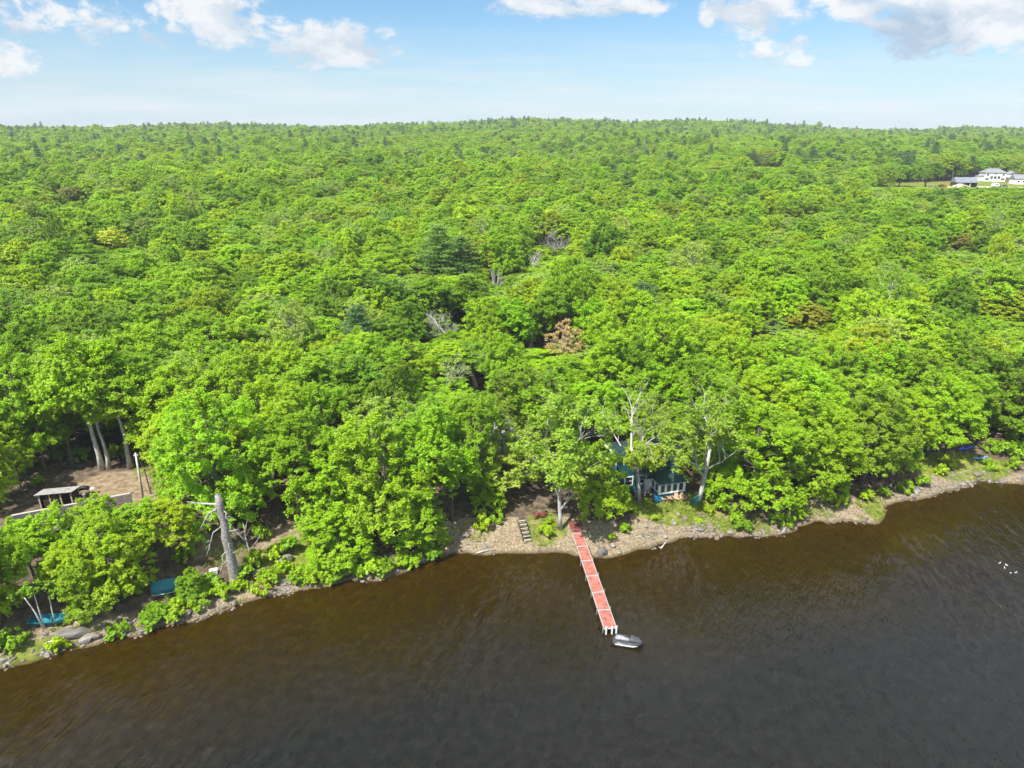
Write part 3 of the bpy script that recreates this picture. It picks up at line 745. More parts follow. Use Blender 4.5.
def sag(a, b_, s, n=12):
    t = np.linspace(0, 1, n)[:, None]; p = a + (b_ - a) * t; p[:, 2] -= 4 * s * (t * (1 - t))[:, 0]; return p
ptop = np.array(pp) + [lx, 0, ph_ - .12]
e1 = at(172, 480) + np.array([0, 0, 3.2]); e2 = np.array(sp2) + [-.2, 0, 3.45]
WIRE = mat('pale_cable', (.45, .45, .44), .6)
o = MB().tube(sag(ptop, e1, .25), .022, 5).build('wire', WIRE); tag(o, 'pale overhead wire running from the utility pole into the big tree', 'wire')
o = MB().tube(sag(ptop + [.2, 0, -.2], e2, .1), .018, 5).build('wire', WIRE); tag(o, 'short wire between the utility pole and the thin dark post', 'wire')

# --- broken grey snag
np_ = at(236, 583); nh = height_to(np_, 495)
snag = thing('dead_tree', 'tall broken grey snag with bare drooping limbs near the shore', 'dead tree', np_)
sc_ = 1 / ppm(np_ + [0, 0, nh * .5]); tx = -3.5 * sc_
r = np.random.default_rng(21)
ts = np.linspace(0, 1, 12)
def sx(t): return tx * t ** 1.1
def sr(t): return np.interp(t, [0, .06, .5, .85, 1], [.74, .55, .47, .39, .27])
b = MB(); b.tube([(sx(t) + .03 * r.normal(), .03 * r.normal(), -.3 + (nh + .3) * t) for t in ts], [sr(t) * (1 + .07 * r.normal()) for t in ts], 12)
for k in range(6):   # splintered top
    a = r.random() * 6.28; b.tube([(tx + .1 * math.cos(a), .1 * math.sin(a), nh - .3), (tx + .14 * math.cos(a), .14 * math.sin(a), nh + r.uniform(.1, .5))], [.07, .01], 4)
b.build('trunk', mat('cracked_grey_wood', (.25, .23, .215), .95, noise=5, amount=.5, bump=1.), snag, True)
for t, dx, dy, dzz, rr0, droop in ((.9, -3.2, -.3, .5, .13, .1), (.86, -2.0, -.8, -1.9, .1, .8), (.88, -1.1, -1., -1.2, .08, .6), (.84, 1.2, -.6, -1., .08, .5), (.68, -1.9, -.9, -3.2, .09, 1.), (.6, 1.5, -.3, .4, .07, .2),
                                  (.42, -1.0, -.9, -2.8, .08, .8), (.5, .6, -.8, -.7, .06, .3), (.36, .9, -.4, .3, .06, .1), (.3, -.6, -.7, -.5, .06, .2), (.94, -.5, .4, .3, .12, 0), (.75, .7, .5, -.2, .07, .2)):
    a = np.array([sx(t), 0, nh * t]); e = a + np.array([dx, dy, dzz]); m_ = a + np.array([dx * .55, dy * .5, dzz * .3 + droop * .25])
    b = MB(); b.tube([a, (a + m_) / 2 + r.normal(size=3) * .06, m_, (m_ + e) / 2 + r.normal(size=3) * .1, e], [rr0, rr0 * .85, rr0 * .65, rr0 * .45, .02], 6, cap=False)
    for k in range(3):
        f = r.uniform(.4, .9); s_ = a + (e - a) * f + (m_ - (a + e) / 2) * (1 - abs(2 * f - 1)); b.tube([s_, s_ + r.normal(size=3) * .22 + [dx * .12, 0, -.15]], [rr0 * .3, .01], 4, cap=False)
    b.build('limb', mat('bleached_wood', (.36, .34, .32), .9, noise=4, amount=.3), snag, True)

# --- flat-bottomed boats on the bank
TURQ = mat('turquoise_paint', (.02, .16, .20), .45, noise=2, amount=.15); TURQD = mat('dark_turquoise_paint', (.015, .11, .13), .5)
def jon_boat(name, lab, p, rz_, flip=False, tilt=0., L=2.9, w=.62):
    t = thing(name, lab, 'boat', p, rz_)
    st = [(-.5, .8, .0), (-.42, .95, -.0), (0, 1., -.02), (.3, .93, .03), (.5, .62, .2)]
    def R_(x, wf, z0, inset, top): return np.array([(x * L, -w * wf + inset, top), (x * L, -w * .8 * wf + inset, z0 + inset), (x * L, w * .8 * wf - inset, z0 + inset), (x * L, w * wf - inset, top)])
    V = []; Fc = []
    outer = [R_(x, wf, z0 + .02, 0, .46 + .12 * max(0, x * 2) ** 2) for x, wf, z0 in st]; inner = [R_(x * .97, wf, z0 + .02, .035, .46 + .12 * max(0, x * 2) ** 2) for x, wf, z0 in st]
    b = MB()
    V = np.vstack(outer + inner); n = len(st); o2 = 4 * n
    for i in range(n - 1):
        for k in range(3):
            Fc.append((i * 4 + k, i * 4 + k + 1, (i + 1) * 4 + k + 1, (i + 1) * 4 + k)); Fc.append((o2 + i * 4 + k, o2 + (i + 1) * 4 + k, o2 + (i + 1) * 4 + k + 1, o2 + i * 4 + k + 1))
        for k in (0, 3): Fc.append((i * 4 + k, (i + 1) * 4 + k, o2 + (i + 1) * 4 + k, o2 + i * 4 + k))
    for i in (0, n - 1): Fc.append(tuple(i * 4 + k for k in range(4))); Fc.append(tuple(o2 + i * 4 + k for k in range(4))); Fc.append((i * 4, o2 + i * 4, o2 + i * 4 + 3, i * 4 + 3))
    b.add(V, Fc); hull_ = b.build('hull', TURQ, t)
    for s in (0, 3):
        MB().tube([np.array(o_[s]) + [0, 0, .02] for o_ in outer], .035, 6).build('gunwale', WHITE if flip else TURQ, t)
    for x in (-.3, .1): MB().box((x * L, 0, .3), (.26, w * 1.72, .04)).build('thwart', TURQD, t)
    MB().box((-.5 * L - .02, 0, .33), (.05, w * 1.3, .22)).build('transom', TURQD, t)
    if flip: t.rotation_euler = (math.pi + tilt, 0, rz_); t.location.z += .62
    else: t.rotation_euler = (tilt, 0, rz_)
    return t
bp1 = at(49, 624); bt = jon_boat('rowboat', 'turquoise flat-bottomed boat lying upright beneath leaning white birch stems', bp1, math.radians(6), tilt=.25, L=3.3, w=.5); bt.location.z += .3
bp2 = at(168, 592); jon_boat('rowboat', 'overturned turquoise boat with white rim under the left shore trees', bp2, math.radians(20), flip=True, tilt=.45, L=2.9, w=.8).location.z += .35

# --- blue things on the right bank
BLUE = mat('bright_blue_hull', (.02, .13, .52), .4); PBLUE = mat('pale_blue_hull', (.16, .36, .55), .4)
def kayak(lab, p, rz_, m, L=3.2):
    t = thing('kayak', lab, 'kayak', p, rz_)
    MB().loft([ring(x * L, w, .05 + .1 * abs(x) ** 2 * 2, .36, 12, 2.2) for x, w in ((-.5, .03), (-.42, .16), (-.2, .34), (.05, .37), (.25, .3), (.42, .15), (.5, .03))]).build('hull', m, t, True)
    MB().tube([(.4 * math.cos(a) * 1.2, .22 * math.sin(a), .375) for a in np.linspace(0, 6.283, 15)], .03, 6).build('cockpit_rim', DARK, t)
    MB().box((-.2, 0, .4), (.08, .36, .2), ry=-.2).build('seat_back', DARK, t)
kayak('bright blue kayak lying on the right bank under the trees', at(966, 449), .35, BLUE); kayak('pale blue kayak below the bright blue one on the right bank', at(980, 459), .15, PBLUE, 2.4)

# --- white cooler left of the snag
cp_ = at(214, 574); ck = thing('cooler', 'small white cooler box on the bank left of the grey snag', 'cooler', cp_, .4)
MB().box((0, 0, .25), (.8, .5, .5)).build('body', WHITE, ck, bevel=.04); MB().box((0, 0, .54), (.84, .54, .09)).build('lid', TRIM, ck, bevel=.03); MB().box((0, -.29, .3), (.3, .03, .05)).build('handle', DARK, ck)

# --- pale cottages glimpsed between the crowns
PALEW = mat('pale_blue_siding', (.55, .62, .68), .6, noise=2, amount=.1); GREYR = mat('grey_shingles', (.20, .205, .22), .85, noise=2.5, amount=.25)
def cottage(lab, p, rz_, w, d, eh_, rh_, wm=PALEW, rm=GREYR, wins=()):
    t = thing('cottage', lab, 'cottage', p, rz_)
    b = MB(); b.box((0, 0, eh_ / 2 - .5), (w, d, eh_ + 1)); b.prism([(-w / 2, eh_ + .002), (w / 2, eh_ + .002), (0, rh_)], -d / 2, d / 2, 'y'); b.build('wall', wm, t)
    for s in (-1, 1):
        k = (rh_ - eh_) / (w / 2)
        MB().prism([(s * (w / 2 + .35), eh_ - .35 * k + .02), (0, rh_ + .02), (0, rh_ + .16), (s * (w / 2 + .35), eh_ - .35 * k + .16)], -d / 2 - .35, d / 2 + .35, 'y').build('roof', rm, t)
    for x, z, ww, hh in wins: window(t, (x, -d / 2 - .03, z), ww, hh, .12, 2, 1)
    return t

# ================================================================== farm in the far clearing on the right
FW = mat('white_clapboard', (.80, .80, .79), .6); ROAD = mat('gravel_drive', (.48, .43, .36), .95, noise=.4, amount=.15)
fh = at(991, 181.); farm = thing('farmhouse', 'large white farmhouse with hipped grey roof in the far clearing', 'house', fh, math.radians(-6), None, (.86, .9, .88))
def hip(b, cx, cy, w, d, z0, z1, over=.5, rl=.45):
    w2, d2 = w / 2 + over, d / 2 + over; r2 = w / 2 * rl
    b.add([(cx - w2, cy - d2, z0), (cx + w2, cy - d2, z0), (cx + w2, cy + d2, z0), (cx - w2, cy + d2, z0), (cx - r2, cy, z1), (cx + r2, cy, z1)], [(0, 1, 5, 4), (1, 2, 5), (2, 3, 4, 5), (3, 0, 4), (3, 2, 1, 0)])
MB().box((0, 0, 2.6), (14, 8, 6.2)).build('wall', FW, farm); b = MB(); hip(b, 0, 0, 14, 8, 5.75, 8.4); b.build('roof', GREYR, farm)
MB().box((-2, .6, 8.4), (.9, .9, 1.6)).build('chimney', mat('red_brick', (.26, .1, .07)), farm)
MB().box((-8.6, 0, 1.2), (3.2, 6, 3.4)).build('side_wing', FW, farm); MB().prism([(-10.4, 2.95), (-7.02, 2.95), (-7.02, 4.0)], -3.3, 3.3, 'y').build('wing_roof', GREYR, farm)
for x in (-5.2, 5.2): window(farm, (x, -4.05, 4.4), 1.6, 1.3, .1); window(farm, (x, -4.05, 1.5), 2.6, 1.4, .1, 2)
for x in (-2.4, 0, 2.4): window(farm, (x, -4.05, 2.6), 2.0, 2.0, .1, 2)
window(farm, (0, -4.05, 4.9), 1.2, .9, .1)
gp = at(963, 187); gar = thing('garage', 'wide grey roofed garage with open dark bays left of the farmhouse', 'garage', gp, math.radians(-4), None, (.78, .9, .9))
b = MB(); b.box((-4.6, 0, 1.2), (4.8, 7, 3.6)); b.box((2.4, 1.8, 1.2), (9.2, 3.4, 3.6)); b.box((6.9, -.8, 1.2), (.3, 5.4, 3.6)); b.build('wall', mat('dark_bay_wall', (.05, .05, .05), .9), gar)
MB().prism([(-4.0, 2.85), (4.0, 2.85), (0, 5.8)], -7.4, 7.4, 'x').build('roof', mat('slate_blue_roof', (.17, .185, .22), .8, noise=1, amount=.2), gar)
for x in (-2, 2.4): MB().box((x, -3.3, 1.2), (.35, .3, 3.4)).build('bay_post', TRIM, gar)
MB().box((-4.6, -3.54, 1.2), (3.4, .06, 2.6)).build('garage_door', FW, gar)
tp = at(960, 189.5); tent = thing('hoop_shelter', 'tan arched hoop shelter standing in front of the garage', 'shelter', tp, math.radians(-3), None, (.8, .8, .8))
TANC = mat('tan_canvas', (.62, .48, .28), .8)
arc = [(6.6 * math.cos(a), 3.3 * math.sin(a)) for a in np.linspace(0, math.pi, 17)]; arci = [(5.9 * math.cos(a), 2.65 * math.sin(a)) for a in np.linspace(math.pi, 0, 17)]
MB().prism(arc + arci, -1.2, 1.2, 'y').build('arch', TANC, tent)
for k in (-3, 0, 3): MB().tube([(k, 0, 0), (k, 0, 2.7 * math.sqrt(max(.05, 1 - (k / 6) ** 2)))], .1, 6).build('hoop_post', WHITE, tent)
wp_ = at(1020, 184); w2 = thing('bungalow', 'white bungalow with grey roof at the right edge beyond the field', 'house', wp_, math.radians(-8), None, (.85, .85, .85))
MB().box((0, 0, 1.6), (11, 7, 4)).build('wall', FW, w2); MB().prism([(-4, 3.55), (4, 3.55), (0, 6.2)], -5.9, 5.9, 'x').build('roof', GREYR, w2)
for x in (-3, 0, 3): window(w2, (x, -3.55, 1.8), 1.5, 1.3, .12)
ops = at(1010, 179); w3 = thing('garden_shed', 'small white gabled shed between the farmhouse and the bungalow', 'shed', ops, .1)
MB().box((0, 0, 1.5), (4.2, 4, 3.6)).build('wall', FW, w3); MB().prism([(-2.4, 3.25), (2.4, 3.25), (0, 4.9)], -2.3, 2.3, 'y').build('roof', GREYR, w3); MB().box((0, -2.03, 1.2), (1.5, .06, 2.2)).build('door', DARK, w3)
def car(name, lab, cat, p, rz_, m, van=False):
    t = thing(name, lab, cat, p, rz_)
    prof = [(-2.2, .4), (2.2, .4), (2.25, .85), (1.3, 1.0), (.6, 1.55 + .5 * van), (-2.1, 1.6 + .5 * van), (-2.25, .9)] if van else [(-2.2, .4), (2.2, .4), (2.25, .8), (1.2, .95), (.5, 1.45), (-1.2, 1.45), (-1.9, .98), (-2.25, .9)]
    MB().prism(prof, -.9, .9, 'y').build('body', m, t, bevel=.08)
    for s in (-.915, .915): MB().box((-.5, s, 1.25 + .2 * van), (1.9, .03, .4)).build('side_window', GLASS, t)
    for x in (-1.4, 1.4):
        for s in (-.82, .82): MB().tube([(x, s - .1, .34), (x, s + .1, .34)], .34, 14).build('wheel', DARK, t)
car('van', 'white van parked on the gravel drive before the farmhouse', 'van', at(996, 187), math.radians(5), FW, True)
car('car', 'dark grey car parked right beside the white van', 'car', at(1003.5, 187.5), math.radians(12), mat('dark_grey_paint', (.1, .1, .11), .35))
car('car', 'small red car at the left end of the gravel drive', 'car', at(942.5, 187.3), math.radians(2), mat('red_paint', (.42, .05, .04), .4))
# the drive: a sheet that follows the ground
b = MB(); xs = np.linspace(918, 1060, 40)
V = []
for px in xs:
    c = at(px, 187.8 - .6 * math.sin((px - 918) / 30)); rw = 4.2
    for s in (-1, 1): y_ = c[1] + s * rw; V.append((c[0], y_, float(terrain(c[0], y_)) + .09))
b.add(V, [(2 * i, 2 * i + 2, 2 * i + 3, 2 * i + 1) for i in range(len(xs) - 1)])
dr = b.build('path', ROAD); dr['kind'] = 'structure'
# ================================================================== trees
BW, BH = 10., 16.
TREES = []      # dict(p, h, w, kind, tint)
def tree_at(px, py, top, wpx, kind, tint, rot=None, lean=(0, 0)):
    p = at(px, py); w = .93 * wpx / ppm(p + [0, 0, 6.])
    back = {'rounded': .36, 'broad': .28, 'thin': .2, 'tall': 0.}[kind] * w      # the crown's near edge, not the trunk, is what shows lowest
    p = np.array([p[0] * (1 + back / p[1]), p[1] + back, 0.]); p[2] = terrain(p[0], p[1]); h = height_to(p, top)
    TREES.append(dict(p=p, h=h, w=w, kind=kind, tint=tint, hand=True, rot=rot, lean=lean))
HAND = [
 # left shore
 (-14, 655, 522, 100, 'rounded', 'fresh green'), (6, 640, 530, 70, 'broad', 'fresh green'), (84, 590, 499, 76, 'rounded', 'fresh green'), (126, 622, 516, 88, 'rounded', 'bright lime'),
 (170, 574, 498, 72, 'broad', 'fresh green'), (104, 634, 558, 60, 'rounded', 'mid green'), (40, 598, 519, 66, 'broad', 'fresh green'), (196, 606, 570, 36, 'rounded', 'mid green'), (143, 580, 502, 74, 'broad', 'fresh green'), (74, 608, 540, 56, 'broad', 'bright lime'), (112, 590, 501, 76, 'broad', 'fresh green'),
 (-6, 520, 420, 64, 'rounded', 'bright lime'),
 # behind the clearing
 (35, 480, 345, 96, 'broad', 'fresh green'), (76, 474, 340, 86, 'broad', 'mid green'), (101, 470, 330, 84, 'tall', 'fresh green'), (109, 469, 365, 66, 'tall', 'fresh green'), (132, 467, 345, 84, 'tall', 'fresh green'), (160, 462, 350, 80, 'broad', 'mid green'), (10, 492, 405, 74, 'broad', 'mid green'), (48, 478, 405, 60, 'broad', 'fresh green'), (24, 500, 440, 40, 'broad', 'fresh green'), (172, 478, 408, 46, 'rounded', 'fresh green'),
 # the big ones along the shore
 (228, 548, 385, 128, 'rounded', 'fresh green'), (196, 512, 400, 76, 'rounded', 'fresh green'),
 (300, 532, 408, 90, 'broad', 'fresh green'), (338, 563, 428, 100, 'rounded', 'fresh green'), (392, 568, 404, 108, 'rounded', 'fresh green'), (345, 583, 508, 76, 'rounded', 'fresh green'), (436, 545, 402, 100, 'broad', 'mid green'), (418, 567, 470, 76, 'rounded', 'fresh green'),
 (452, 532, 440, 56, 'broad', 'mid green'), (504, 510, 410, 88, 'rounded', 'pale grey-green'), (488, 518, 462, 44, 'rounded', 'fresh green'), (470, 512, 392, 80, 'broad', 'mid green'), (599, 530, 444, 66, 'rounded', 'fresh green'), (578, 498, 428, 44, 'broad', 'fresh green'),
 (750, 528, 404, 110, 'rounded', 'fresh green'), (728, 500, 392, 70, 'broad', 'fresh green'), (804, 510, 392, 100, 'broad', 'fresh green'), (858, 496, 384, 96, 'broad', 'olive'), (818, 508, 450, 56, 'rounded', 'fresh green'), (882, 486, 400, 70, 'rounded', 'fresh green'),
 (924, 468, 366, 92, 'broad', 'fresh green'), (948, 452, 368, 66, 'broad', 'fresh green'), (1006, 454, 348, 96, 'rounded', 'deep green'), (1034, 462, 372, 84, 'rounded', 'mid green'), (905, 468, 392, 64, 'broad', 'bright lime'), (1064, 478, 372, 84, 'broad', 'fresh green'),
 # about the cabin
 (650, 450, 362, 76, 'broad', 'fresh green'), (720, 466, 372, 76, 'broad', 'fresh green'), (690, 448, 352, 84, 'broad', 'mid green'), (585, 464, 380, 76, 'broad', 'fresh green'), (612, 454, 385, 50, 'broad', 'fresh green'), (545, 480, 400, 60, 'thin', 'pale grey-green'), (712, 488, 440, 34, 'rounded', 'fresh green'), (640, 468, 400, 60, 'broad', 'fresh green'), (676, 464, 405, 56, 'broad', 'mid green'), (697, 476, 436, 36, 'rounded', 'mid green'), (655, 474, 415, 50, 'broad', 'fresh green')]
for h_ in HAND: tree_at(*h_)

def inpoly_any(px, py):
    bad = (px < 188) & (py > 462) & (py < 640)
    bad |= (px < 292) & (py > 505)
    bad |= (px > 440) & (px < 625) & (py > 500)
    bad |= (px > 605) & (px < 700) & (py > 463)
    bad |= (px >= 690) & (px < 745) & (py > 478)
    bad |= (px > 935) & (py > 458) & (py < 500)
    return bad
def sight_cap(x, y, z):
    """tallest tree that leaves the clearings of the far right in view"""
    cap = np.full(x.shape, 99.)
    for (cx0, cy0, u0, u1) in ((0, 388., .50, .86), (0, 462., .325, .385)):
        u = x / np.maximum(y, 1); inside = (u > u0) & (u < u1) & (y < cy0)
        gz_ = 17.5 if cy0 < 400 else float(terrain(.35 * cy0, cy0)) + 4.
        los = CAM_Z + (gz_ - CAM_Z) * y / cy0
        cap = np.where(inside, np.minimum(cap, los - z), cap)
    return cap

# jittered rows over all the land
pts = []
yy = 44.
while yy < 1500:
    s = 6.8 if yy < 240 else (7.5 if yy < 600 else 8.8)
    xw = .82 * yy + 55
    xx = np.arange(-xw, xw, s) + (RNG.random() * s)
    jx = xx + RNG.uniform(-.42, .42, len(xx)) * s; jy = yy + RNG.uniform(-.42, .42, len(xx)) * s
    pts.append(np.stack([jx, jy], 1)); yy += s * .9
P = np.vstack(pts)
d = shore_dist(P[:, 0], P[:, 1]); P = P[d > 5.5]; d = d[d > 5.5]
z = terrain(P[:, 0], P[:, 1]); P3 = np.column_stack([P, z]); px, py, dep = project(P3)
keep = ~inpoly_any(px, py)
keep &= ~((((P[:, 0] - 300) / 88.) ** 2 + ((P[:, 1] - 408) / 26.) ** 2) < 1)
for q_ in (fh, gp, w2.location, w3.location):
    keep &= ~((np.hypot(P[:, 0] - q_[0], P[:, 1] - q_[1]) < 17) | ((np.abs(P[:, 0] / P[:, 1] - q_[0] / q_[1]) < .03) & (P[:, 1] > q_[1] - 26) & (P[:, 1] < q_[1] + 10)))
keep &= ~((d < 14) & (px > -40) & (px < 1064) & (RNG.random(len(px)) < .55))
hp_ = np.array([t['p'] for t in TREES]); hw = np.array([t['w'] for t in TREES])
dist = np.sqrt((P[:, None, 0] - hp_[None, :, 0]) ** 2 + (P[:, None, 1] - hp_[None, :, 1]) ** 2)
keep &= ~(dist < np.maximum(3.0, .36 * hw)[None]).any(1)
SPECIAL = [(563, 372), (558, 262), (445, 352), (440, 292), (118, 262), (495, 300), (530, 278), (455, 400)]
for q in SPECIAL:
    c = at(*q) if q[1] < 480 else None
    if c is not None: keep &= ~(np.hypot(P[:, 0] - c[0], P[:, 1] - c[1]) < 3.6)
P3 = P3[keep]; d = d[keep]; px = px[keep]; py = py[keep]; dep = dep[keep]; n = len(P3)
zone = fbm(P3[:, 0] * .018 + 9, P3[:, 1] * .018, 3); zone2 = fbm(P3[:, 0] * .03 + 40, P3[:, 1] * .03 + 8, 3)
hgt = np.clip(RNG.normal(13.4, 1.3, n), 9.5, 17) + (zone2 - .45) * 7
hgt = np.where(P3[:, 1] > 850, hgt + RNG.normal(0, 1.2, n), hgt)
wid = np.clip(RNG.normal(11.0, 1.9, n), 7., 16.) * np.where(P3[:, 1] > 240, 1.12, 1.) * np.where(hgt < 11, .9, 1)
em = RNG.random(n) < .07; hgt = np.where(em, hgt * 1.2, hgt); wid = np.where(em, wid * .85, wid)
cap = sight_cap(P3[:, 0], P3[:, 1], P3[:, 2])
low = hgt > cap; hgt = np.minimum(hgt, cap); wid = np.where(low, np.minimum(wid, hgt * 1.1 + 1.5), wid)
for (qx_, qb, qt, qw) in ((563, 376, 318, 48), (558, 264, 229, 26), (448, 352, 312, 34), (440, 292, 225, 54), (462, 288, 236, 44), (118, 264, 226, 36), (497, 306, 268, 14), (532, 282, 250, 16), (457, 410, 355, 40), (955, 262, 232, 30), (800, 345, 300, 52), (1000, 335, 288, 70), (78, 218, 184, 26)):
    c = at(qx_, qb); cd = float(project(c)[2])
    lim = qt + .74 * (qb - qt)                    # a tree standing out is one that its neighbours do not cover
    infront = (dep < cd + 2) & (dep > cd - 45) & (np.abs(px - qx_) < .42 * qw + .42 * wid * F / dep)
    lm = np.array([height_to(p_, lim) for p_ in P3[infront]])
    hgt[infront] = np.where(hgt[infront] > lm, np.maximum(lm, 6.), hgt[infront])
rsel = RNG.random(n)
pine_p = np.where(P3[:, 1] > 420, .03 + .09 * (zone2 > .5), .006) * 1.0
pine_p = np.where((P3[:, 1] > 425) & (P3[:, 1] < 470) & (P3[:, 0] > 150), .35, pine_p)
pine_p = np.where(P3[:, 1] > 900, .05 + .2 * (zone2 > .5), pine_p)
is_pine = (RNG.random(n) < pine_p) & ~low
kinds = np.where(rsel < .56, 'broad', np.where(rsel < .66, 'tall', np.where(rsel < .86, 'rounded', np.where(rsel < .89, 'slender', 'thin'))))
tv = RNG.random(n) + (zone - .45) * 1.5
tint = np.select([tv < .06, tv < .30, tv < .66, tv < .94, tv < 1.12], ['deep green', 'mid green', 'fresh green', 'bright lime', 'fresh green'], 'olive')
tint = np.where((kinds == 'thin') & (RNG.random(n) < .8), 'pale grey-green', tint)
far_i = []
for i in range(n):
    if hgt[i] < 2.2: continue
    on = -30 < px[i] < 1054
    TREES.append(dict(p=P3[i], h=hgt[i], w=wid[i], kind='conifer' if is_pine[i] else str(kinds[i]), tint=str(tint[i]), hand=False, rot=None, lean=(0, 0), dep=dep[i], px=px[i]))
for t in TREES:
    q = project(t['p'] + np.array([0, 0, t['h'] * .6])); t['c'] = (float(q[0]), float(q[1])); t['dep'] = float(q[2])
    inside = -25 < q[0] < 1049 and -20 < q[1] < 770
    t['key'] = t['dep'] if inside else 1e9
TREES.sort(key=lambda t: (0 if t['hand'] else 1, t['key']))
NEAR = [t for t in TREES if t['key'] < 1e8][:282]
near_ids = {id(t) for t in NEAR}
REST = [t for t in TREES if id(t) not in near_ids]

def jitter_tint(c, r, k=.10):
    c = np.array(c) * (1 + r.normal() * k * .6); c[0] *= 1 + r.normal() * k * .6; c[2] *= 1 + r.normal() * k
    return np.clip(c, .004, .4)
PINE_TINT = (.055, .112, .030)
GT = 'broadleaf trees of the lakeside forest'
items = []
rg = np.random.default_rng(77)
for t in NEAR:
    if t['kind'] == 'conifer': name, (kd, tm, cm, base_w, base_h), c = 'conifer_tree', PINES[rg.integers(len(PINES))], PINE_TINT
    else: name, (kd, tm, cm, base_w, base_h), c = 'broadleaf_tree', BROAD[rg.choice(IDX[('big ' if t['w'] > 11.2 and t['kind'] in ('broad', 'rounded') else '') + t['kind']])], TINTS[t['tint']]
    sw = t['w'] / base_w * (1 if name[0] == 'b' else .85); sh = t['h'] / base_h * (1 if name[0] == 'b' else 1.12)
    o = thing(name, '', 'conifer' if name[0] == 'c' else 'tree', t['p'], rg.random() * 6.28, GT if name[0] == 'b' else 'dark conifers among the broadleaf trees', (sw, sw, sh))
    o.rotation_euler = (rg.normal() * .04, rg.normal() * .04, o.rotation_euler[2])
    link('trunk', tm, o); cr_ = link('crown', cm, o)
    tc_ = jitter_tint(c, rg); cr_['tint'] = [float(v) for v in tc_]
    size = 'tall' if t['h'] > 15.5 else ('low' if t['h'] < 10 else '')
    shape = {'broad': 'broad-crowned', 'tall': 'high-crowned', 'rounded': 'bushy', 'slender': 'slender', 'thin': 'thin-leaved', 'conifer': 'dark tiered'}[t['kind']]
    look = (size + ' ' if size else '') + ((t['tint'] + ' ') if name[0] == 'b' else '') + shape
    items.append((o, look, t['c'], 'conifer' if name[0] == 'c' else 'tree'))

# --- trees that stand out one by one
SILVER = mat('silver_bark', (.42, .40, .375), .85, noise=3, amount=.3)
def special(px, py, top, wpx, meshes, name, label, cat, tint, base=(10., 16.), rot=0., lean=(0, 0), names=('trunk', 'crown')):
    p = at(px, py); h = height_to(p, top); w = wpx / ppm(p + [0, 0, h * .6])
    o = thing(name, label, cat, p, rot, None, (w / base[0], w / base[0], h / base[1])); o.rotation_euler = (lean[1], lean[0], rot)
    link(names[0], meshes[0], o)
    if meshes[1] is not None:
        c = link(names[1], meshes[1], o); c['tint'] = list(tint)
    return o
def bare(seed, H_=15., **k): return (bare_skeleton(seed, H_, **k)[0].mesh('trunk', SILVER, True), None)
special(563, 376, 318, 48, broadleaf(801, nclump=130, dens=90, leaf=.12, base=.12, limbs=70, bark=SILVER), 'broadleaf_tree', 'rust-brown tree with half dead leaves amid the green canopy', 'tree', (.30, .235, .105))
special(558, 264, 229, 26, bare(802, spread=.75, depth=4, r0=.42, kids=4), 'bare_tree', 'bare silver tree with a rounded leafless crown above the middle canopy', 'dead tree', None, (9, 15))
special(448, 352, 312, 34, bare(803, spread=.4, depth=4, r0=.42, kids=4), 'bare_tree', 'pale bare tree with many upright grey branches above the shore crowns', 'dead tree', None, (8, 15))
special(440, 292, 225, 54, PINES[0][1:3], 'conifer_tree', 'layered conifer rising from the middle canopy', 'conifer', (.095, .175, .028), (7.4, 18))
special(462, 288, 236, 44, PINES[1][1:3], 'conifer_tree', 'smaller layered conifer just right of the layered one', 'conifer', (.085, .16, .028), (7.4, 18))
special(118, 264, 226, 36, broadleaf(804), 'broadleaf_tree', 'lone pale yellow tree in the far left canopy', 'tree', (.27, .32, .03))
special(497, 306, 268, 14, bare(805, spread=.25, depth=3, r0=.42), 'bare_tree', 'pair of straight grey bare stems in the middle canopy', 'dead tree', None, (6, 15))
special(532, 282, 250, 16, bare(806, spread=.25, depth=3, r0=.42), 'bare_tree', 'thin grey bare stem in the middle canopy left of the silver crown', 'dead tree', None, (6, 15))
special(457, 410, 355, 40, wispy(807, nleaf=7, leaf=.17, spread=.45), 'broadleaf_tree', 'sparse grey tree with thin pale leaves between full crowns', 'tree', (.15, .19, .07), (9, 16))
special(639, 501, 386, 64, wispy(808, H_=18, nleaf=34, leaf=.18, r0=.34, first=.55, share=.5, rc=.9, bark=SILVER, spread=.55), 'old_tree', 'old thick-trunked pale tree with bare upper limbs before the cabin', 'tree', (.125, .19, .018), (9, 18))
special(642, 498, 438, 48, broadleaf(814, H_=7, R=3.6, base=.36, nclump=70, lobes=5, trunk_r=.1), 'young_tree', 'young yellow-green tree hiding the middle of the cabin', 'tree', (.165, .235, .01), (7.2, 7))
special(699, 502, 388, 84, wispy(809, H_=18, nleaf=70, leaf=.18, r0=.30, first=.4, share=.85, bark=SILVER, spread=.6, rc=1.15), 'old_tree', 'leaning pale-limbed tree with broken branches right of the cabin', 'tree', (.12, .19, .014), (9.5, 18), lean=(.05, 0))
special(560, 529, 398, 86, wispy(810, H_=17, nleaf=75, leaf=.17, r0=.24, first=.32, share=.97, bark=SILVER, spread=.5, rc=1.15), 'birch_tree', 'white-trunked birch with airy crown between steps and dock', 'tree', (.13, .212, .014), (8.5, 17))
special(251, 557, 512, 32, bare(811, H_=6, spread=.6, depth=2, kids=2, r0=.13, first=.3), 'dead_tree', 'small white dead tree with curling limbs right of the tall snag', 'dead tree', None, (4.5, 6))
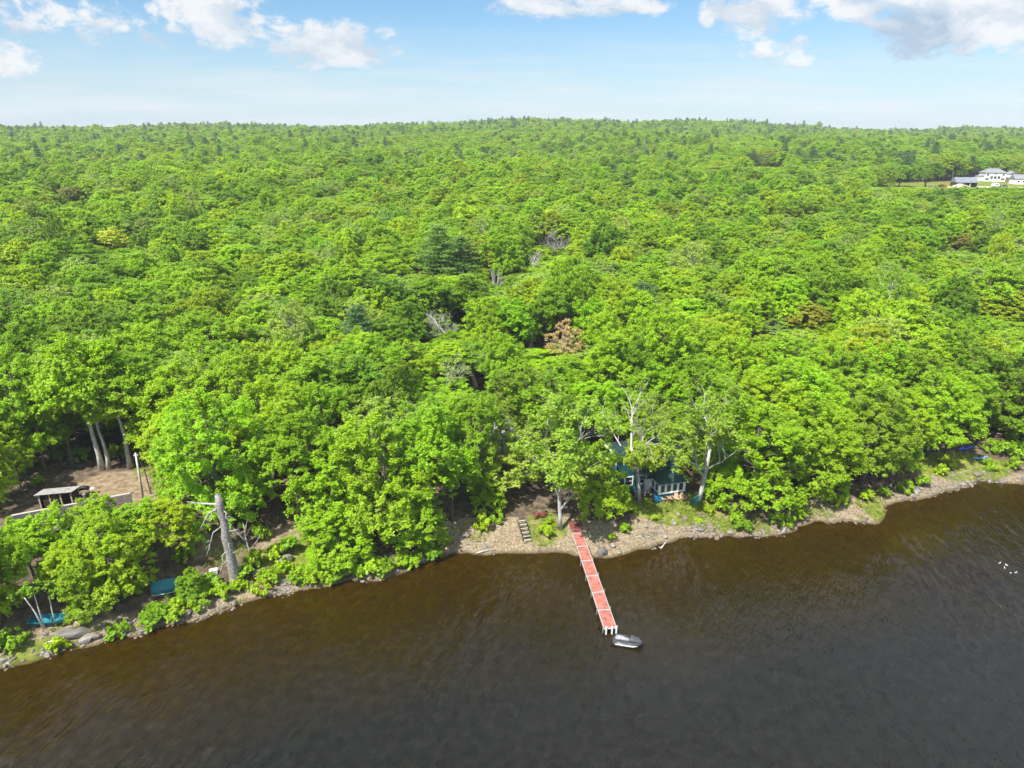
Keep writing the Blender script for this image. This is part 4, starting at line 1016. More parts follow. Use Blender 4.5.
for k, (px_, py_, dx, dy_, rad, lab) in enumerate(((44, 629, -9, -34, .085, 'white birch stem leaning far left over the turquoise boat'), (44.5, 628, 1, -38, .07, 'middle white birch stem rising between the two others at the boat'), (56, 626, 3, -32, .07, 'upright white birch stem crossing the right end of the boat'))):
    p = at(px_, py_); h = height_to(p, py_ + dy_); e = np.array([dx / ppm(p), -.2, h])
    o = thing('birch_sapling', lab, 'tree', p)
    MB().tube([(0, 0, -.3), e * [.35, .4, .5], e * [.8, .8, .85], e], [rad, rad * .8, rad * .6, rad * .4], 7).build('trunk', mat('white_birch_bark', (.66, .64, .60), .8, noise=4, amount=.25), o, True)
    sv = []
    for j in range(7):
        sv.append(clump_leaves(rg, e + rg.normal(size=3) * [.5, .5, .3] + [0, 0, .3], .5, 26, .16, np.array([0, 0, 1.])))
    c = link('crown', quad_mesh('crown', np.vstack(sv), LEAF), o); c['tint'] = [.10, .19, .012]
special(955, 262, 232, 30, broadleaf(812), 'broadleaf_tree', 'brownish-green tree in the right-hand canopy', 'tree', (.175, .185, .03))
special(800, 345, 300, 52, broadleaf(813), 'broadleaf_tree', 'reddish-green crown right of centre above the cabin trees', 'tree', (.185, .195, .02))
special(1000, 335, 288, 70, BROAD[0][1:3], 'broadleaf_tree', 'flat wide yellow-green crown at the right edge', 'tree', (.17, .23, .008))
special(78, 218, 184, 26, broadleaf(815), 'broadleaf_tree', 'small dull brownish tree in the far left canopy', 'tree', (.15, .165, .04))
special(893, 452, 400, 40, wispy(816, nleaf=8, leaf=.17, spread=.5), 'broadleaf_tree', 'sparse pale-limbed tree among the right shore crowns', 'tree', (.14, .17, .05), (9, 16))
special(180, 425, 372, 50, wispy(817, nleaf=9, leaf=.17, spread=.5), 'broadleaf_tree', 'sparse tree with bare pale twigs left of the big round shore tree', 'tree', (.13, .17, .04), (9, 16))

LANDMARKS.update({'long low lodge': (68, 508), 'utility pole': (140, 476), 'tall grey snag': (226, 540), 'wooden steps': (525, 533), 'red dock': (590, 575), 'teal cabin': (650, 470),
    'rust-brown tree': (563, 342), 'bare silver tree': (558, 243), 'upright bare tree': (448, 328), 'layered conifer': (440, 250), 'yellow tree': (118, 243), 'wide lime crown': (1000, 300),
    'reddish-green crown': (800, 318), 'bright blue kayak': (967, 448), 'upright turquoise boat': (49, 618), 'white-trunked birch': (560, 480), 'farmhouse': (991, 175), 'brownish-green tree': (955, 246),
    'sparse pale tree': (893, 425), 'sparse twiggy tree': (180, 398), 'great shore tree': (228, 455)})
place_labels([(o, l, c) for o, l, c, k in items if k == 'tree'], 'tree')
place_labels([(o, l, c) for o, l, c, k in items if k == 'conifer'], 'conifer')

# --- everything farther off: one mass of forest
LIB = []
def lib(name, tm, cm):
    o = bpy.data.objects.new(name, cm); LIB.append(o); return o
tc_coll = bpy.data.collections.new('forest_kinds')
for k, (kd, tm, cm, _w, _h) in enumerate(BROAD + PINES):
    import bmesh
    bm = bmesh.new(); bm.from_mesh(cm); nf = len(bm.faces); bm.from_mesh(tm); bm.faces.ensure_lookup_table()
    for f_ in bm.faces[nf:]: f_.material_index = 1
    m2 = bpy.data.meshes.new('forest_tree'); bm.to_mesh(m2); bm.free(); m2.materials.append(LEAF); m2.materials.append(tm.materials[0])
    o = bpy.data.objects.new('forest_tree.%03d' % k, m2); tc_coll.objects.link(o)
def forest(name, L, kind='stuff'):
    n = len(L); me = bpy.data.meshes.new(name)
    me.from_pydata([tuple(t['p']) for t in L], [], [])
    var = np.empty(n, np.int32); scl = np.empty((n, 3), np.float32); rot = np.zeros((n, 3), np.float32); tn = np.ones((n, 4), np.float32)
    for i, t in enumerate(L):
        if t['kind'] == 'conifer': var[i] = len(BROAD) + rg.integers(len(PINES)); a, b_ = t['w'] / 7.4 * .85, t['h'] / 18. * 1.12; c = PINE_TINT
        else: var[i] = rg.choice(IDX[t['kind']]); a, b_ = t['w'] / BROAD[var[i]][3], t['h'] / BROAD[var[i]][4]; c = TINTS[t['tint']]
        scl[i] = (a, a, b_); rot[i] = (rg.normal() * .04, rg.normal() * .04, rg.random() * 6.28); tn[i, :3] = jitter_tint(c, rg)
    me.attributes.new('variant', 'INT', 'POINT').data.foreach_set('value', var)
    me.attributes.new('scl', 'FLOAT_VECTOR', 'POINT').data.foreach_set('vector', scl.ravel())
    me.attributes.new('rot', 'FLOAT_VECTOR', 'POINT').data.foreach_set('vector', rot.ravel())
    me.attributes.new('tint', 'FLOAT_COLOR', 'POINT').data.foreach_set('color', tn.ravel())
    o = link(name, me); o['kind'] = kind
    ng = bpy.data.node_groups.new(name, 'GeometryNodeTree')
    ng.interface.new_socket('Geometry', in_out='INPUT', socket_type='NodeSocketGeometry'); ng.interface.new_socket('Geometry', in_out='OUTPUT', socket_type='NodeSocketGeometry')
    N = ng.nodes.new; Lk = ng.links.new
    gi = N('NodeGroupInput'); go = N('NodeGroupOutput'); ip = N('GeometryNodeInstanceOnPoints'); ci = N('GeometryNodeCollectionInfo')
    ci.inputs['Collection'].default_value = tc_coll; ci.inputs['Separate Children'].default_value = True; ci.inputs['Reset Children'].default_value = True
    def na(nm, ty):
        a = N('GeometryNodeInputNamedAttribute'); a.data_type = ty; a.inputs['Name'].default_value = nm; return a.outputs['Attribute']
    e2r = N('FunctionNodeEulerToRotation'); Lk(na('rot', 'FLOAT_VECTOR'), e2r.inputs[0])
    Lk(gi.outputs[0], ip.inputs['Points']); Lk(ci.outputs[0], ip.inputs['Instance']); ip.inputs['Pick Instance'].default_value = True
    Lk(na('variant', 'INT'), ip.inputs['Instance Index']); Lk(e2r.outputs[0], ip.inputs['Rotation']); Lk(na('scl', 'FLOAT_VECTOR'), ip.inputs['Scale'])
    Lk(ip.outputs[0], go.inputs[0])
    md = o.modifiers.new('trees', 'NODES'); md.node_group = ng
    return o
forest('forest', REST)

# ================================================================== shrubs, rocks, gravel, grass along the bank
GSH = 'shrubs along the bank'
sh = [(482, 530, 2.3, 1.9, 'bright lime'), (545, 536, 2.0, 1.5, 'bright lime'), (59, 650, 2.0, 1.3, 'bright lime'), (549, 528, 1.4, 1.2, 'fresh green'), (497, 522, 1.8, 1.5, 'fresh green'), (270, 583, 2.4, 1.6, 'fresh green'),
      (246, 578, 2.2, 1.7, 'fresh green'), (222, 597, 2.6, 1.5, 'fresh green'), (200, 607, 2.4, 1.4, 'mid green'), (262, 592, 2.2, 1.2, 'bright lime'), (285, 572, 2.2, 1.4, 'bright lime'), (305, 578, 2.4, 1.6, 'fresh green'),
      (320, 578, 2.6, 1.7, 'bright lime'), (345, 574, 2.2, 1.5, 'fresh green'), (372, 572, 2.8, 1.8, 'bright lime'), (402, 566, 2.4, 1.6, 'fresh green'), (425, 556, 2.3, 1.6, 'fresh green'), (445, 545, 2.0, 1.4, 'mid green'),
      (625, 532, 1.6, 1.1, 'fresh green'), (612, 540, 1.2, .8, 'bright lime'), (655, 520, 1.3, .8, 'bright lime'), (708, 514, 1.6, 1.1, 'bright lime'), (698, 524, 1.2, .8, 'bright lime'), (722, 512, 2.2, 1.6, 'fresh green'), (735, 522, 2.2, 1.6, 'fresh green'),
      (712, 500, 2.2, 1.9, 'fresh green'), (622, 505, 2.2, 2.0, 'fresh green'), (632, 512, 1.4, 1.1, 'bright lime'), (776, 524, 2.2, 1.4, 'mid green'), (800, 520, 2.2, 1.5, 'fresh green'), (838, 505, 2.3, 1.6, 'bright lime'), (866, 500, 2.2, 1.4, 'bright lime'),
      (884, 497, 2.0, 1.4, 'fresh green'), (905, 492, 2.2, 1.5, 'fresh green'), (922, 486, 2.2, 1.6, 'fresh green'), (940, 474, 2.0, 1.4, 'bright lime'), (948, 466, 2.2, 1.6, 'bright lime'), (990, 470, 2.0, 1.4, 'fresh green'), (1012, 468, 2.2, 1.6, 'mid green'),
      (160, 617, 2.4, 1.5, 'mid green'), (180, 612, 2.4, 1.4, 'fresh green'), (15, 645, 2.4, 1.6, 'mid green'), (2, 650, 2.4, 1.3, 'mid green'), (88, 622, 1.9, 1.3, 'mid green'), (165, 500, 1.6, 1.0, 'fresh green'), (20, 560, 2.4, 1.6, 'fresh green'), (96, 590, 2.2, 1.5, 'fresh green'), (150, 545, 2.0, 1.6, 'fresh green'), (262, 540, 2.2, 2.0, 'fresh green'), (648, 506, 1.2, .7, 'fresh green'), (60, 459, 2.8, 2.2, 'mid green'), (82, 461, 2.6, 1.8, 'fresh green'), (120, 459, 2.8, 2.4, 'mid green'), (142, 457, 2.6, 2.0, 'mid green'), (26, 468, 2.6, 2.2, 'fresh green'), (40, 486, 2.0, 1.4, 'mid green'),
      (240, 590, 2.0, 1.2, 'bright lime'), (256, 568, 2.4, 2.2, 'fresh green'), (276, 560, 2.2, 1.8, 'bright lime'), (210, 588, 2.4, 1.5, 'mid green'), (195, 590, 2.6, 1.8, 'mid green'), (186, 560, 2.4, 1.8, 'fresh green'), (290, 552, 2.4, 2.0, 'mid green'), (70, 592, 2.2, 1.6, 'mid green'), (130, 596, 2.4, 1.6, 'fresh green'), (700, 480, 2.6, 2.4, 'mid green'), (712, 478, 2.6, 2.4, 'fresh green'), (606, 500, 2.4, 2.2, 'fresh green'), (1002, 455, 2.6, 2.2, 'mid green'), (1018, 457, 2.6, 2.0, 'fresh green'), (1012, 448, 2.8, 2.4, 'mid green'), (990, 452, 2.4, 1.8, 'fresh green'),
      (298, 584, 2.2, 1.4, 'mid green'), (316, 582, 2.2, 1.4, 'fresh green'), (334, 581, 2.4, 1.5, 'mid green'), (356, 577, 2.4, 1.5, 'fresh green'), (384, 573, 2.4, 1.5, 'mid green'), (412, 567, 2.2, 1.4, 'fresh green'), (434, 559, 2.2, 1.4, 'mid green'),
      (118, 636, 2.2, 1.2, 'mid green'), (150, 626, 2.4, 1.4, 'mid green'), (176, 620, 2.2, 1.3, 'fresh green'), (786, 526, 2.2, 1.4, 'fresh green'), (742, 531, 2.2, 1.4, 'mid green')]
its = []
for px_, py_, w, h, tn in sh:
    p = at(px_, py_); s_ = SHRUBS[rg.integers(4)]
    o = thing('shrub', '', 'shrub', p, rg.random() * 6.28, GSH, (w / 2.2, w / 2.2, h / 1.3)); link('stems', s_[0], o); c = link('foliage', s_[1], o); c['tint'] = [float(v) for v in jitter_tint(TINTS[tn], rg)]
    its.append((o, tn + ' ' + ('low' if h < 1.2 else 'bushy'), (px_, py_ - 3)))
place_labels(its, 'shrub')
o = thing('shrub', 'low reddish-pink shrub above the wooden steps', 'shrub', at(539.5, 517.5), .4, GSH, (.85, .55, .5)); link('stems', SHRUBS[1][0], o); link('foliage', SHRUBS[1][1], o)['tint'] = [.17, .075, .05]

ROCK = [mat('grey_rock', (.14, .13, .118), .9, noise=2.5, amount=.35, bump=.6), mat('pale_rock', (.23, .21, .185), .9, noise=2.5, amount=.3, bump=.6), mat('pinkish_rock', (.18, .145, .12), .9, noise=2.5, amount=.3, bump=.6)]
def rock_mesh(seed, m):
    r = np.random.default_rng(seed)
    bm = bmesh.new(); bmesh.ops.create_icosphere(bm, subdivisions=2, radius=.5)
    pl = [(unit(r.normal(size=3)), r.uniform(.26, .42)) for _ in range(9)]
    for v in bm.verts:
        p = np.array(v.co)
        for n_, dd in pl:
            k = p @ n_ - dd
            if k > 0: p = p - n_ * k * .9
        p = p * [1.15, .9, .75] + r.normal(size=3) * .012; v.co = p
    me = bpy.data.meshes.new('rock'); bm.to_mesh(me); bm.free(); me.materials.append(m); return me
ROCKS = [[rock_mesh(900 + i + 10 * j, ROCK[j]) for i in range(4)] for j in range(3)]
its = []
def rock(px_, py_, s, j, lab=None, sc=(1, 1, 1)):
    p = at(px_, py_); o = link('boulder', ROCKS[j][rg.integers(4)])
    o.location = (p[0], p[1], p[2] + .12 * s * sc[2]); o.rotation_euler = (rg.normal() * .2, rg.normal() * .2, rg.random() * 6.28); o.scale = (s * sc[0], s * sc[1], s * sc[2])
    tag(o, lab or '', 'boulder', 'boulders on the bank')
    if not lab: its.append((o, ('large ' if s > .95 else 'small ' if s < .6 else '') + ['grey', 'pale', 'pinkish'][j], (px_, py_)))
rock(286, 562, 2.0, 1, 'large pale flat boulder on the bank right of the small dead tree'); rock(256, 573, 1.7, 0, 'jagged grey boulder under the small white dead tree'); rock(259, 570, 1.2, 0, 'smaller grey boulder leaning on the jagged one')
rock(74, 634, 2.4, 0, 'dark flat slab of rock right of the upright boat', (1.3, .7, .6)); rock(466, 536, 1.2, 2, 'pinkish rounded boulder at the left end of the beach'); rock(90, 560, 1.9, 1); rock(108, 556, 1.6, 1); rock(128, 540, 1.7, 1); rock(70, 570, 1.4, 0)
cand = []
rk = np.random.default_rng(31)
for k in range(len(SHORE_PX) - 1):
    a, b_ = np.array(SHORE_PX[k], float), np.array(SHORE_PX[k + 1], float)
    L_ = np.linalg.norm(b_ - a)
    rocky = 1.6 if a[0] < 150 else (1.9 if 270 < a[0] < 450 else (.35 if 440 < a[0] < 590 else (1.3 if a[0] < 740 else .8)))
    for q in range(rk.poisson(L_ / 11 * rocky)):
        f = rk.random(); c = a + (b_ - a) * f; cand.append((c[0] + rk.normal() * 3, c[1] - abs(rk.normal()) * (9 if a[0] < 460 else 6) - .5))
for q in range(26): cand.append((rk.uniform(648, 720), rk.uniform(514, 540)))
for px_, py_ in cand[:170]:
    if 0 < px_ < 1022: rock(px_, py_, float(np.clip(rk.lognormal(-.62, .42), .28, 1.5)), int(rk.choice([0, 1, 1, 2])))
place_labels(its, 'boulder')

# loose stones: too many to count
ss = MB(); r = np.random.default_rng(41); ico = bmesh.new(); bmesh.ops.create_icosphere(ico, subdivisions=1, radius=.5); iv = np.array([v.co[:] for v in ico.verts]); ifc = [tuple(v.index for v in f.verts) for f in ico.faces]; ico.free()
cnt = 0
xs_ = r.uniform(-60, 100, 30000); ys_ = np.interp(xs_, SHORE[:, 0], SHORE[:, 1]) + r.normal(size=30000) * 1.5 + 1.3
sd_ = shore_dist(xs_, ys_); zz = terrain(xs_, ys_); qx, qy, _ = project(np.column_stack([xs_, ys_, zz]))
dens_ = np.where(qx < 200, .9, np.where((qx > 270) & (qx < 455), 1., np.where((qx > 455) & (qx < 590), .10, .6)))
ok = (sd_ > -.3) & (sd_ < 4.5) & (qx > -20) & (qx < 1044) & (r.random(30000) < dens_ * .5 * np.clip((fbm(xs_ * .3, ys_ * .3, 3) - .36) * 6, 0, 1))
for x, y, z_ in zip(xs_[ok], ys_[ok], zz[ok]):
    s = float(np.clip(r.lognormal(-1.75, .45), .07, .5)); a = r.random() * 6.28; ca_, sa_ = math.cos(a), math.sin(a)
    v = iv * (1 + r.normal(size=iv.shape) * .12) * [1.2 * s, .9 * s, .6 * s]; v = np.column_stack([v[:, 0] * ca_ - v[:, 1] * sa_, v[:, 0] * sa_ + v[:, 1] * ca_, v[:, 2]])
    ss.add(v + [x, y, z_ + .1 * s], ifc, int(r.integers(3)))
g = ss.build('gravel', ROCK); g['kind'] = 'stuff'

# grass and fern tufts
gc = [(672, 507, 6, 3), (706, 516, 3, 2.5), (545, 531, 3, 2.5), (955, 468, 8, 3), (250, 562, 5, 3.5), (40, 655, 6, 1.6), (310, 562, 7, 3.5), (880, 510, 3, 3.), (100, 640, 6, 2), (160, 480, 3, 3), (760, 530, 6, 2), (480, 530, 3, 2), (830, 512, 5, 2.5), (20, 660, 5, 1.5), (210, 600, 6, 1.8), (385, 566, 7, 2), (880, 517, 1.6, 1.6)]
V = []
for px_, py_, rx, ry in gc:
    c = at(px_, py_); n = int(rx * ry * 26)
    a = r.random(n) * 6.28; q = np.sqrt(r.random(n)); x = c[0] + rx * q * np.cos(a); y = c[1] + ry * q * np.sin(a)
    kk = (fbm(x * .5, y * .5, 3) > .42) & (shore_dist(x, y) > .5); x = x[kk]; y = y[kk]; z_ = terrain(x, y)
    for j in range(5):
        m_ = len(x); hh = r.uniform(.18, .5, m_); an = r.random(m_) * 6.28; ln = r.uniform(.1, .3, m_); w_ = .035
        b0 = np.column_stack([x + r.normal(size=m_) * .1, y + r.normal(size=m_) * .1, z_ - .03]); dx = np.column_stack([np.cos(an), np.sin(an), an * 0]); sd2 = np.column_stack([-np.sin(an), np.cos(an), an * 0]) * w_
        tp_ = b0 + dx * ln[:, None]; tp_[:, 2] += hh; md_ = (b0 + tp_) / 2; md_[:, 2] += .08
        V.append(np.stack([b0 - sd2, b0 + sd2, md_ + sd2, tp_], 1).reshape(-1, 3))
gm_ = quad_mesh('grass', np.vstack(V), LEAF); g = link('grass', gm_); g['kind'] = 'stuff'; g['tint'] = [.15, .20, .03]

# driftwood
for px_, py_, L_, a, lab in ((478 + 8, 552, 2.4, .3, 'thin pale driftwood stick on the beach near the waterline'), (665, 545, 2.2, .9, 'short driftwood pole poking into the water right of the dock'), (748, 538, 2.6, .1, 'dark sunken log beneath the round shore tree'), (60, 640, 2.2, .5, 'grey driftwood log on the left bank')):
    p = at(px_, py_); o = MB().tube([(-L_ / 2, 0, .08), (0, .08, .14), (L_ / 2, -.05, .2)], [.09, .075, .03], 7).tube([(0, .05, .14), (.35, .4, .35)], [.04, .01], 5).build('driftwood', DEADWOOD if 'dark' not in lab else DKWOOD, None, True)
    pose_obj(o, p, a); tag(o, lab, 'driftwood')

# cottages that show between crowns
cottage('pale blue cottage with grey roof glimpsed between the shore crowns', at(503, 470), .15, 7, 6, 4.6, 6.6, wins=((-1.6, 3.4, 1.3, 1.2), (1.6, 3.4, 1.3, 1.2), (0, 1.4, 1.6, 1.4)))
cottage('small grey cottage with pale roof hidden among the right shore trees', at(893, 432), -.1, 6, 6, 3.0, 4.8, mat('grey_clapboard', (.45, .46, .47), .7), mat('pale_roof', (.46, .46, .46), .7), wins=((-1.5, 1.5, 1., 1.),))
c = at(747, 171.); c[2] = terrain(c[0], c[1])
cottage('lone house with pale roof far off in the middle of the forest', (.341 * 470, 470, float(terrain(.341 * 470, 470)) - 3.), .1, 9, 12, 4, 6.5, FW, mat('pale_roof', (.46, .46, .46), .7))

# far blue hills
hv = []; hxs = np.linspace(150, 3600, 80); hf = []
for i, x in enumerate(hxs):
    hh = 47 + 9 * float(fbm(np.array(x * .002), np.array(3.3), 4)) * np.clip((x - 150) / 900, .1, 1)
    hv += [(x, 2150, -60), (x, 2350, hh), (x, 2560, -60)]
for i in range(len(hxs) - 1):
    for k in (0, 1): hf.append((3 * i + k, 3 * i + 3 + k, 3 * i + 4 + k, 3 * i + 1 + k))
hl = MB(); hl.add(hv, hf); o = hl.build('hills', mat('far_woods', (.035, .07, .02), .95, noise=.02, amount=.3), None, True); o['kind'] = 'structure'

# ================================================================== sky, sun, air, camera
SUN_AZ = math.atan2(-.66, -.72); SUN_EL = math.radians(56)
sdir = Vector((math.sin(SUN_AZ) * math.cos(SUN_EL), math.cos(SUN_AZ) * math.cos(SUN_EL), math.sin(SUN_EL)))
sl = bpy.data.lights.new('sun', 'SUN'); sl.energy = 4.6; sl.angle = math.radians(.53); sl.color = (1, .955, .88)
so = bpy.data.objects.new('sun', sl); COL.objects.link(so); so.rotation_euler = sdir.to_track_quat('Z', 'Y').to_euler(); so.location = (-100, -60, 200)

wd_ = bpy.data.worlds.new('World'); scene.world = wd_; wd_.use_nodes = True; nt = wd_.node_tree; N = nt.nodes.new; L = nt.links.new
bg = nt.nodes['Background']
sky = N('ShaderNodeTexSky'); sky.sky_type = 'NISHITA'; sky.sun_disc = False; sky.sun_elevation = SUN_EL; sky.sun_rotation = SUN_AZ; sky.altitude = 100; sky.air_density = 1.; sky.dust_density = .3; sky.ozone_density = 4.
bg.inputs['Strength'].default_value = .075
tc = N('ShaderNodeTexCoord'); sx_ = N('ShaderNodeSeparateXYZ'); L(tc.outputs['Generated'], sx_.inputs[0])
def M(op, a, b_=None, c=None, clamp=False):
    n_ = N('ShaderNodeMath'); n_.operation = op; n_.use_clamp = clamp
    for i_, v in enumerate((a, b_, c)):
        if v is None: continue
        if isinstance(v, (int, float)): n_.inputs[i_].default_value = v
        else: L(v, n_.inputs[i_])
    return n_.outputs[0]
X, Y, Z = sx_.outputs
Yc = M('MAXIMUM', Y, .05); U = M('DIVIDE', X, Yc); Vv = M('DIVIDE', Z, Yc)
front = M('GREATER_THAN', Y, .3)
# cloud texture lives on directions: noise of (U, V) in front
cmb = N('ShaderNodeCombineXYZ'); L(U, cmb.inputs[0]); L(M('MULTIPLY', Vv, 1.7), cmb.inputs[1])
def cnoise(scale, detail, off=(0, 0, 0), rough=.58):
    mp_ = N('ShaderNodeMapping'); mp_.inputs['Location'].default_value = off; L(cmb.outputs[0], mp_.inputs['Vector'])
    n_ = N('ShaderNodeTexNoise'); n_.inputs['Scale'].default_value = scale; n_.inputs['Detail'].default_value = detail; n_.inputs['Roughness'].default_value = rough; n_.inputs['Distortion'].default_value = .25
    L(mp_.outputs[0], n_.inputs['Vector']); return n_.outputs['Fac']
def uv(px_, py_):
    r_ = ray(px_, py_); return r_[0] / r_[1], r_[2] / r_[1]
# (px, py, half width px, half height px, weight)
BL = [(60, 22, 95, 17, .75), (205, 14, 70, 26, 1.), (150, 30, 60, 12, .55), (330, 42, 70, 20, 1.), (240, 34, 90, 13, .7), (0, 62, 34, 17, .95), (4, 2, 40, 12, .7), (0, -10, 60, 14, .8), (560, 2, 66, 14, .95), (640, 4, 30, 10, .8), (600, -18, 120, 14, 1.),
      (770, 12, 52, 20, 1.05), (725, 8, 26, 12, .8), (790, 62, 26, 8, .62), (775, 50, 34, 14, .4), (708, 18, 8, 8, .9), (815, -14, 60, 14, 1.), (945, 18, 84, 34, 1.15), (1000, 12, 70, 40, 1.2), (890, 2, 60, 22, 1.05), (1050, 40, 60, 22, .8), (800, 40, 16, 6, .6)]
dens = None; sw_ = None; sv_ = None
for (px_, py_, a, b_, w) in BL:
    u0, v0 = uv(px_, py_); a /= 640.; b_ /= 640.
    du = M('DIVIDE', M('SUBTRACT', U, u0), a); dv_ = M('DIVIDE', M('SUBTRACT', Vv, v0), b_)
    g_ = M('MULTIPLY', M('SUBTRACT', 1.0, M('ADD', M('MULTIPLY', du, du), M('MULTIPLY', dv_, dv_))), w)
    gp_ = M('MAXIMUM', M('ADD', g_, .5), .001)
    dens = g_ if dens is None else M('SMOOTH_MAX', dens, g_, .25)
    sw_ = gp_ if sw_ is None else M('ADD', sw_, gp_); t_ = M('MULTIPLY', gp_, dv_); sv_ = t_ if sv_ is None else M('ADD', sv_, t_)
dens = M('MAXIMUM', dens, -1.2); vert = M('DIVIDE', sv_, sw_)
n1 = cnoise(11, 8, rough=.6); n2 = cnoise(34, 7, (3, 1, 0), rough=.62)
fld = M('ADD', M('MULTIPLY', dens, .62), M('MULTIPLY_ADD', M('SUBTRACT', n1, .5), 2.5, M('MULTIPLY', M('SUBTRACT', n2, .5), 1.5)))
alpha = N('ShaderNodeMapRange'); alpha.interpolation_type = 'SMOOTHSTEP'; alpha.inputs[1].default_value = .02; alpha.inputs[2].default_value = .52; L(fld, alpha.inputs[0])
# the billows' sun side: the same noise a little towards the sun
n1b = cnoise(11, 8, (-.010, -.026, 0), rough=.6)
lit = N('ShaderNodeMapRange'); lit.inputs[1].default_value = -.10; lit.inputs[2].default_value = .10; L(M('SUBTRACT', n1, n1b), lit.inputs[0])
u0, v0 = uv(905, 40); du = M('DIVIDE', M('SUBTRACT', U, u0), 66 / 640.); dv_ = M('DIVIDE', M('SUBTRACT', Vv, v0), 26 / 640.)
under = M('SUBTRACT', 1.0, M('ADD', M('MULTIPLY', du, du), M('MULTIPLY', dv_, dv_)), clamp=True)
br = M('ADD', M('MULTIPLY_ADD', lit.outputs[0], .62, .42), M('SUBTRACT', M('MULTIPLY', vert, .28), M('MULTIPLY', under, .8)))
br = M('MINIMUM', M('MAXIMUM', br, 0.), 1.)
cc = N('ShaderNodeMix'); cc.data_type = 'RGBA'; cc.inputs[6].default_value = (2.9, 3.7, 4.7, 1); cc.inputs[7].default_value = (6.3, 6.35, 6.4, 1); L(br, cc.inputs[0])
# thin streaky veil low down
vm_ = N('ShaderNodeMapping'); vm_.inputs['Scale'].default_value = (1, 7, 1); L(cmb.outputs[0], vm_.inputs['Vector'])
vn = N('ShaderNodeTexNoise'); vn.inputs['Scale'].default_value = 4.5; vn.inputs['Detail'].default_value = 5; L(vm_.outputs[0], vn.inputs['Vector'])
veil = N('ShaderNodeMapRange'); veil.inputs[1].default_value = .42; veil.inputs[2].default_value = .75; veil.inputs[4].default_value = .8; L(vn.outputs['Fac'], veil.inputs[0])
band = M('MULTIPLY', M('SUBTRACT', 1., M('DIVIDE', Vv, .13), clamp=True), 1.)
veila = M('MULTIPLY', veil.outputs[0], M('MINIMUM', M('MULTIPLY', band, 1.6), 1.))
m1 = N('ShaderNodeMix'); m1.data_type = 'RGBA'; L(M('MULTIPLY', veila, front), m1.inputs[0])
skt = N('ShaderNodeMix'); skt.data_type = 'RGBA'; skt.blend_type = 'MULTIPLY'; skt.inputs[0].default_value = 1; L(sky.outputs[0], skt.inputs[6]); skt.inputs[7].default_value = (.69, .88, .96, 1)
low = M('MULTIPLY', M('POWER', M('SUBTRACT', 1., M('DIVIDE', M('MAXIMUM', Z, 0.), .14), clamp=True), 1.3), .85)
lw = N('ShaderNodeMix'); lw.data_type = 'RGBA'; L(low, lw.inputs[0]); L(skt.outputs[2], lw.inputs[6]); lw.inputs[7].default_value = (4.05, 4.75, 5.35, 1)
L(lw.outputs[2], m1.inputs[6]); m1.inputs[7].default_value = (5.5, 5.7, 5.9, 1)
m2 = N('ShaderNodeMix'); m2.data_type = 'RGBA'; L(M('MULTIPLY', M('MULTIPLY', alpha.outputs[0], front), .93), m2.inputs[0]); L(m1.outputs[2], m2.inputs[6]); L(cc.outputs[2], m2.inputs[7])
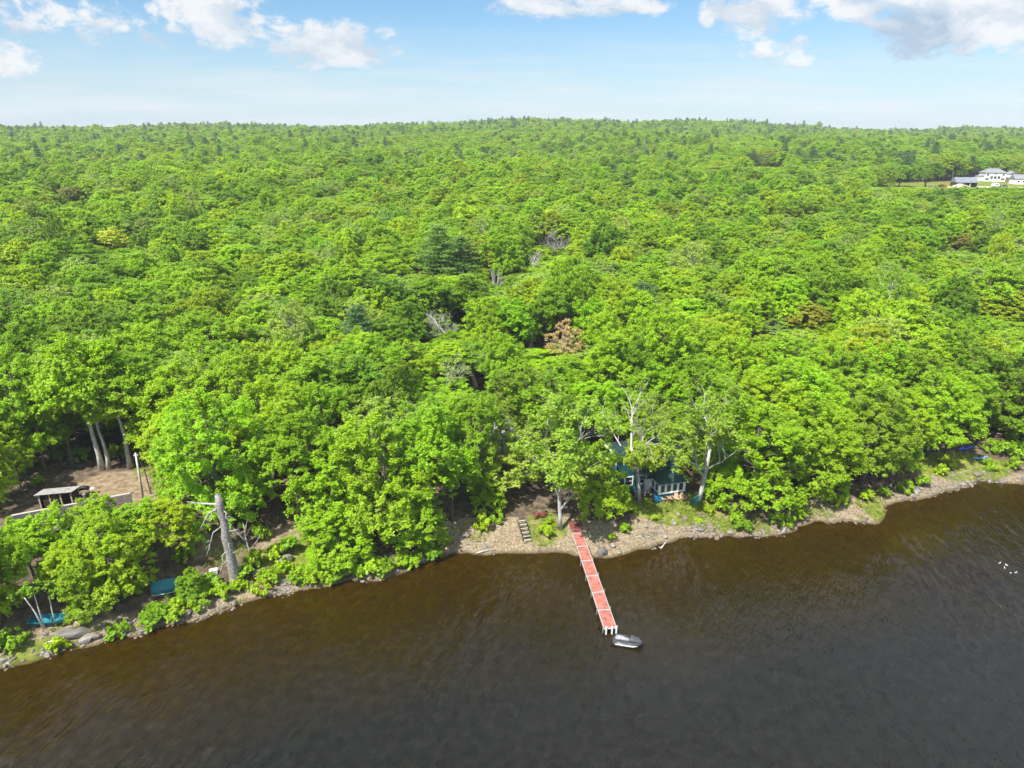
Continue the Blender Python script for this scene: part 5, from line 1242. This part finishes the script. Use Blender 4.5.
# scattered cloud overhead, out of view, brightened for fill and water reflection
vz = M('MAXIMUM', Z, .08); c3 = N('ShaderNodeCombineXYZ'); L(M('DIVIDE', X, vz), c3.inputs[0]); L(M('DIVIDE', Y, vz), c3.inputs[1])
on = N('ShaderNodeTexNoise'); on.inputs['Scale'].default_value = .9; on.inputs['Detail'].default_value = 6; L(c3.outputs[0], on.inputs['Vector'])
oa = N('ShaderNodeMapRange'); oa.inputs[1].default_value = .42; oa.inputs[2].default_value = .60; oa.inputs[4].default_value = .9; L(on.outputs['Fac'], oa.inputs[0])
hi = N('ShaderNodeMapRange'); hi.inputs[1].default_value = .24; hi.inputs[2].default_value = .34; L(Z, hi.inputs[0])
m3 = N('ShaderNodeMix'); m3.data_type = 'RGBA'; L(M('MULTIPLY', oa.outputs[0], hi.outputs[0]), m3.inputs[0]); L(m2.outputs[2], m3.inputs[6]); m3.inputs[7].default_value = (10.6, 11.2, 12.0, 1)
L(m3.outputs[2], bg.inputs['Color'])
wd_.cycles.sampling_method = 'MANUAL'; wd_.cycles.sample_map_resolution = 512

HAZE = 0.00013
if HAZE > 0:
    b = MB(); b.box((0, 1150, 40), (9000, 2900, 220))
    me = bpy.data.meshes.new('haze'); me.from_pydata(np.vstack(b.v).tolist(), [], b.f)
    hm = bpy.data.materials.new('haze'); hm.use_nodes = True; hn = hm.node_tree; hn.nodes.clear()
    ho = hn.nodes.new('ShaderNodeOutputMaterial'); pv = hn.nodes.new('ShaderNodeVolumePrincipled'); pv.inputs['Color'].default_value = (.86, .93, 1, 1); pv.inputs['Density'].default_value = HAZE; pv.inputs['Anisotropy'].default_value = -.1
    hn.links.new(pv.outputs[0], ho.inputs['Volume']); me.materials.append(hm)
    o = link('haze', me); o['kind'] = 'stuff'

cam = bpy.data.cameras.new('camera'); cam.sensor_width = 36; cam.lens = 36 * F / W; cam.clip_end = 20000; cam.clip_start = .5
co = bpy.data.objects.new('camera', cam); COL.objects.link(co); co.location = (0, 0, CAM_Z); co.rotation_euler = (math.pi / 2 - PITCH, 0, 0); scene.camera = co
vs = scene.view_settings; vs.view_transform = 'Standard'; vs.look = 'None'; vs.exposure = 1.0; vs.gamma = 1; vs.use_curve_mapping = False
cy = scene.cycles; cy.use_adaptive_sampling = True; cy.adaptive_threshold = .02; cy.max_bounces = 8; cy.diffuse_bounces = 5; cy.glossy_bounces = 3; cy.transmission_bounces = 4; cy.transparent_max_bounces = 4; cy.volume_bounces = 0
cy.use_denoising = True
try: cy.denoiser = 'OPENIMAGEDENOISE'; cy.denoising_prefilter = 'NONE'
except Exception: pass
cy.caustics_reflective = False; cy.caustics_refractive = False
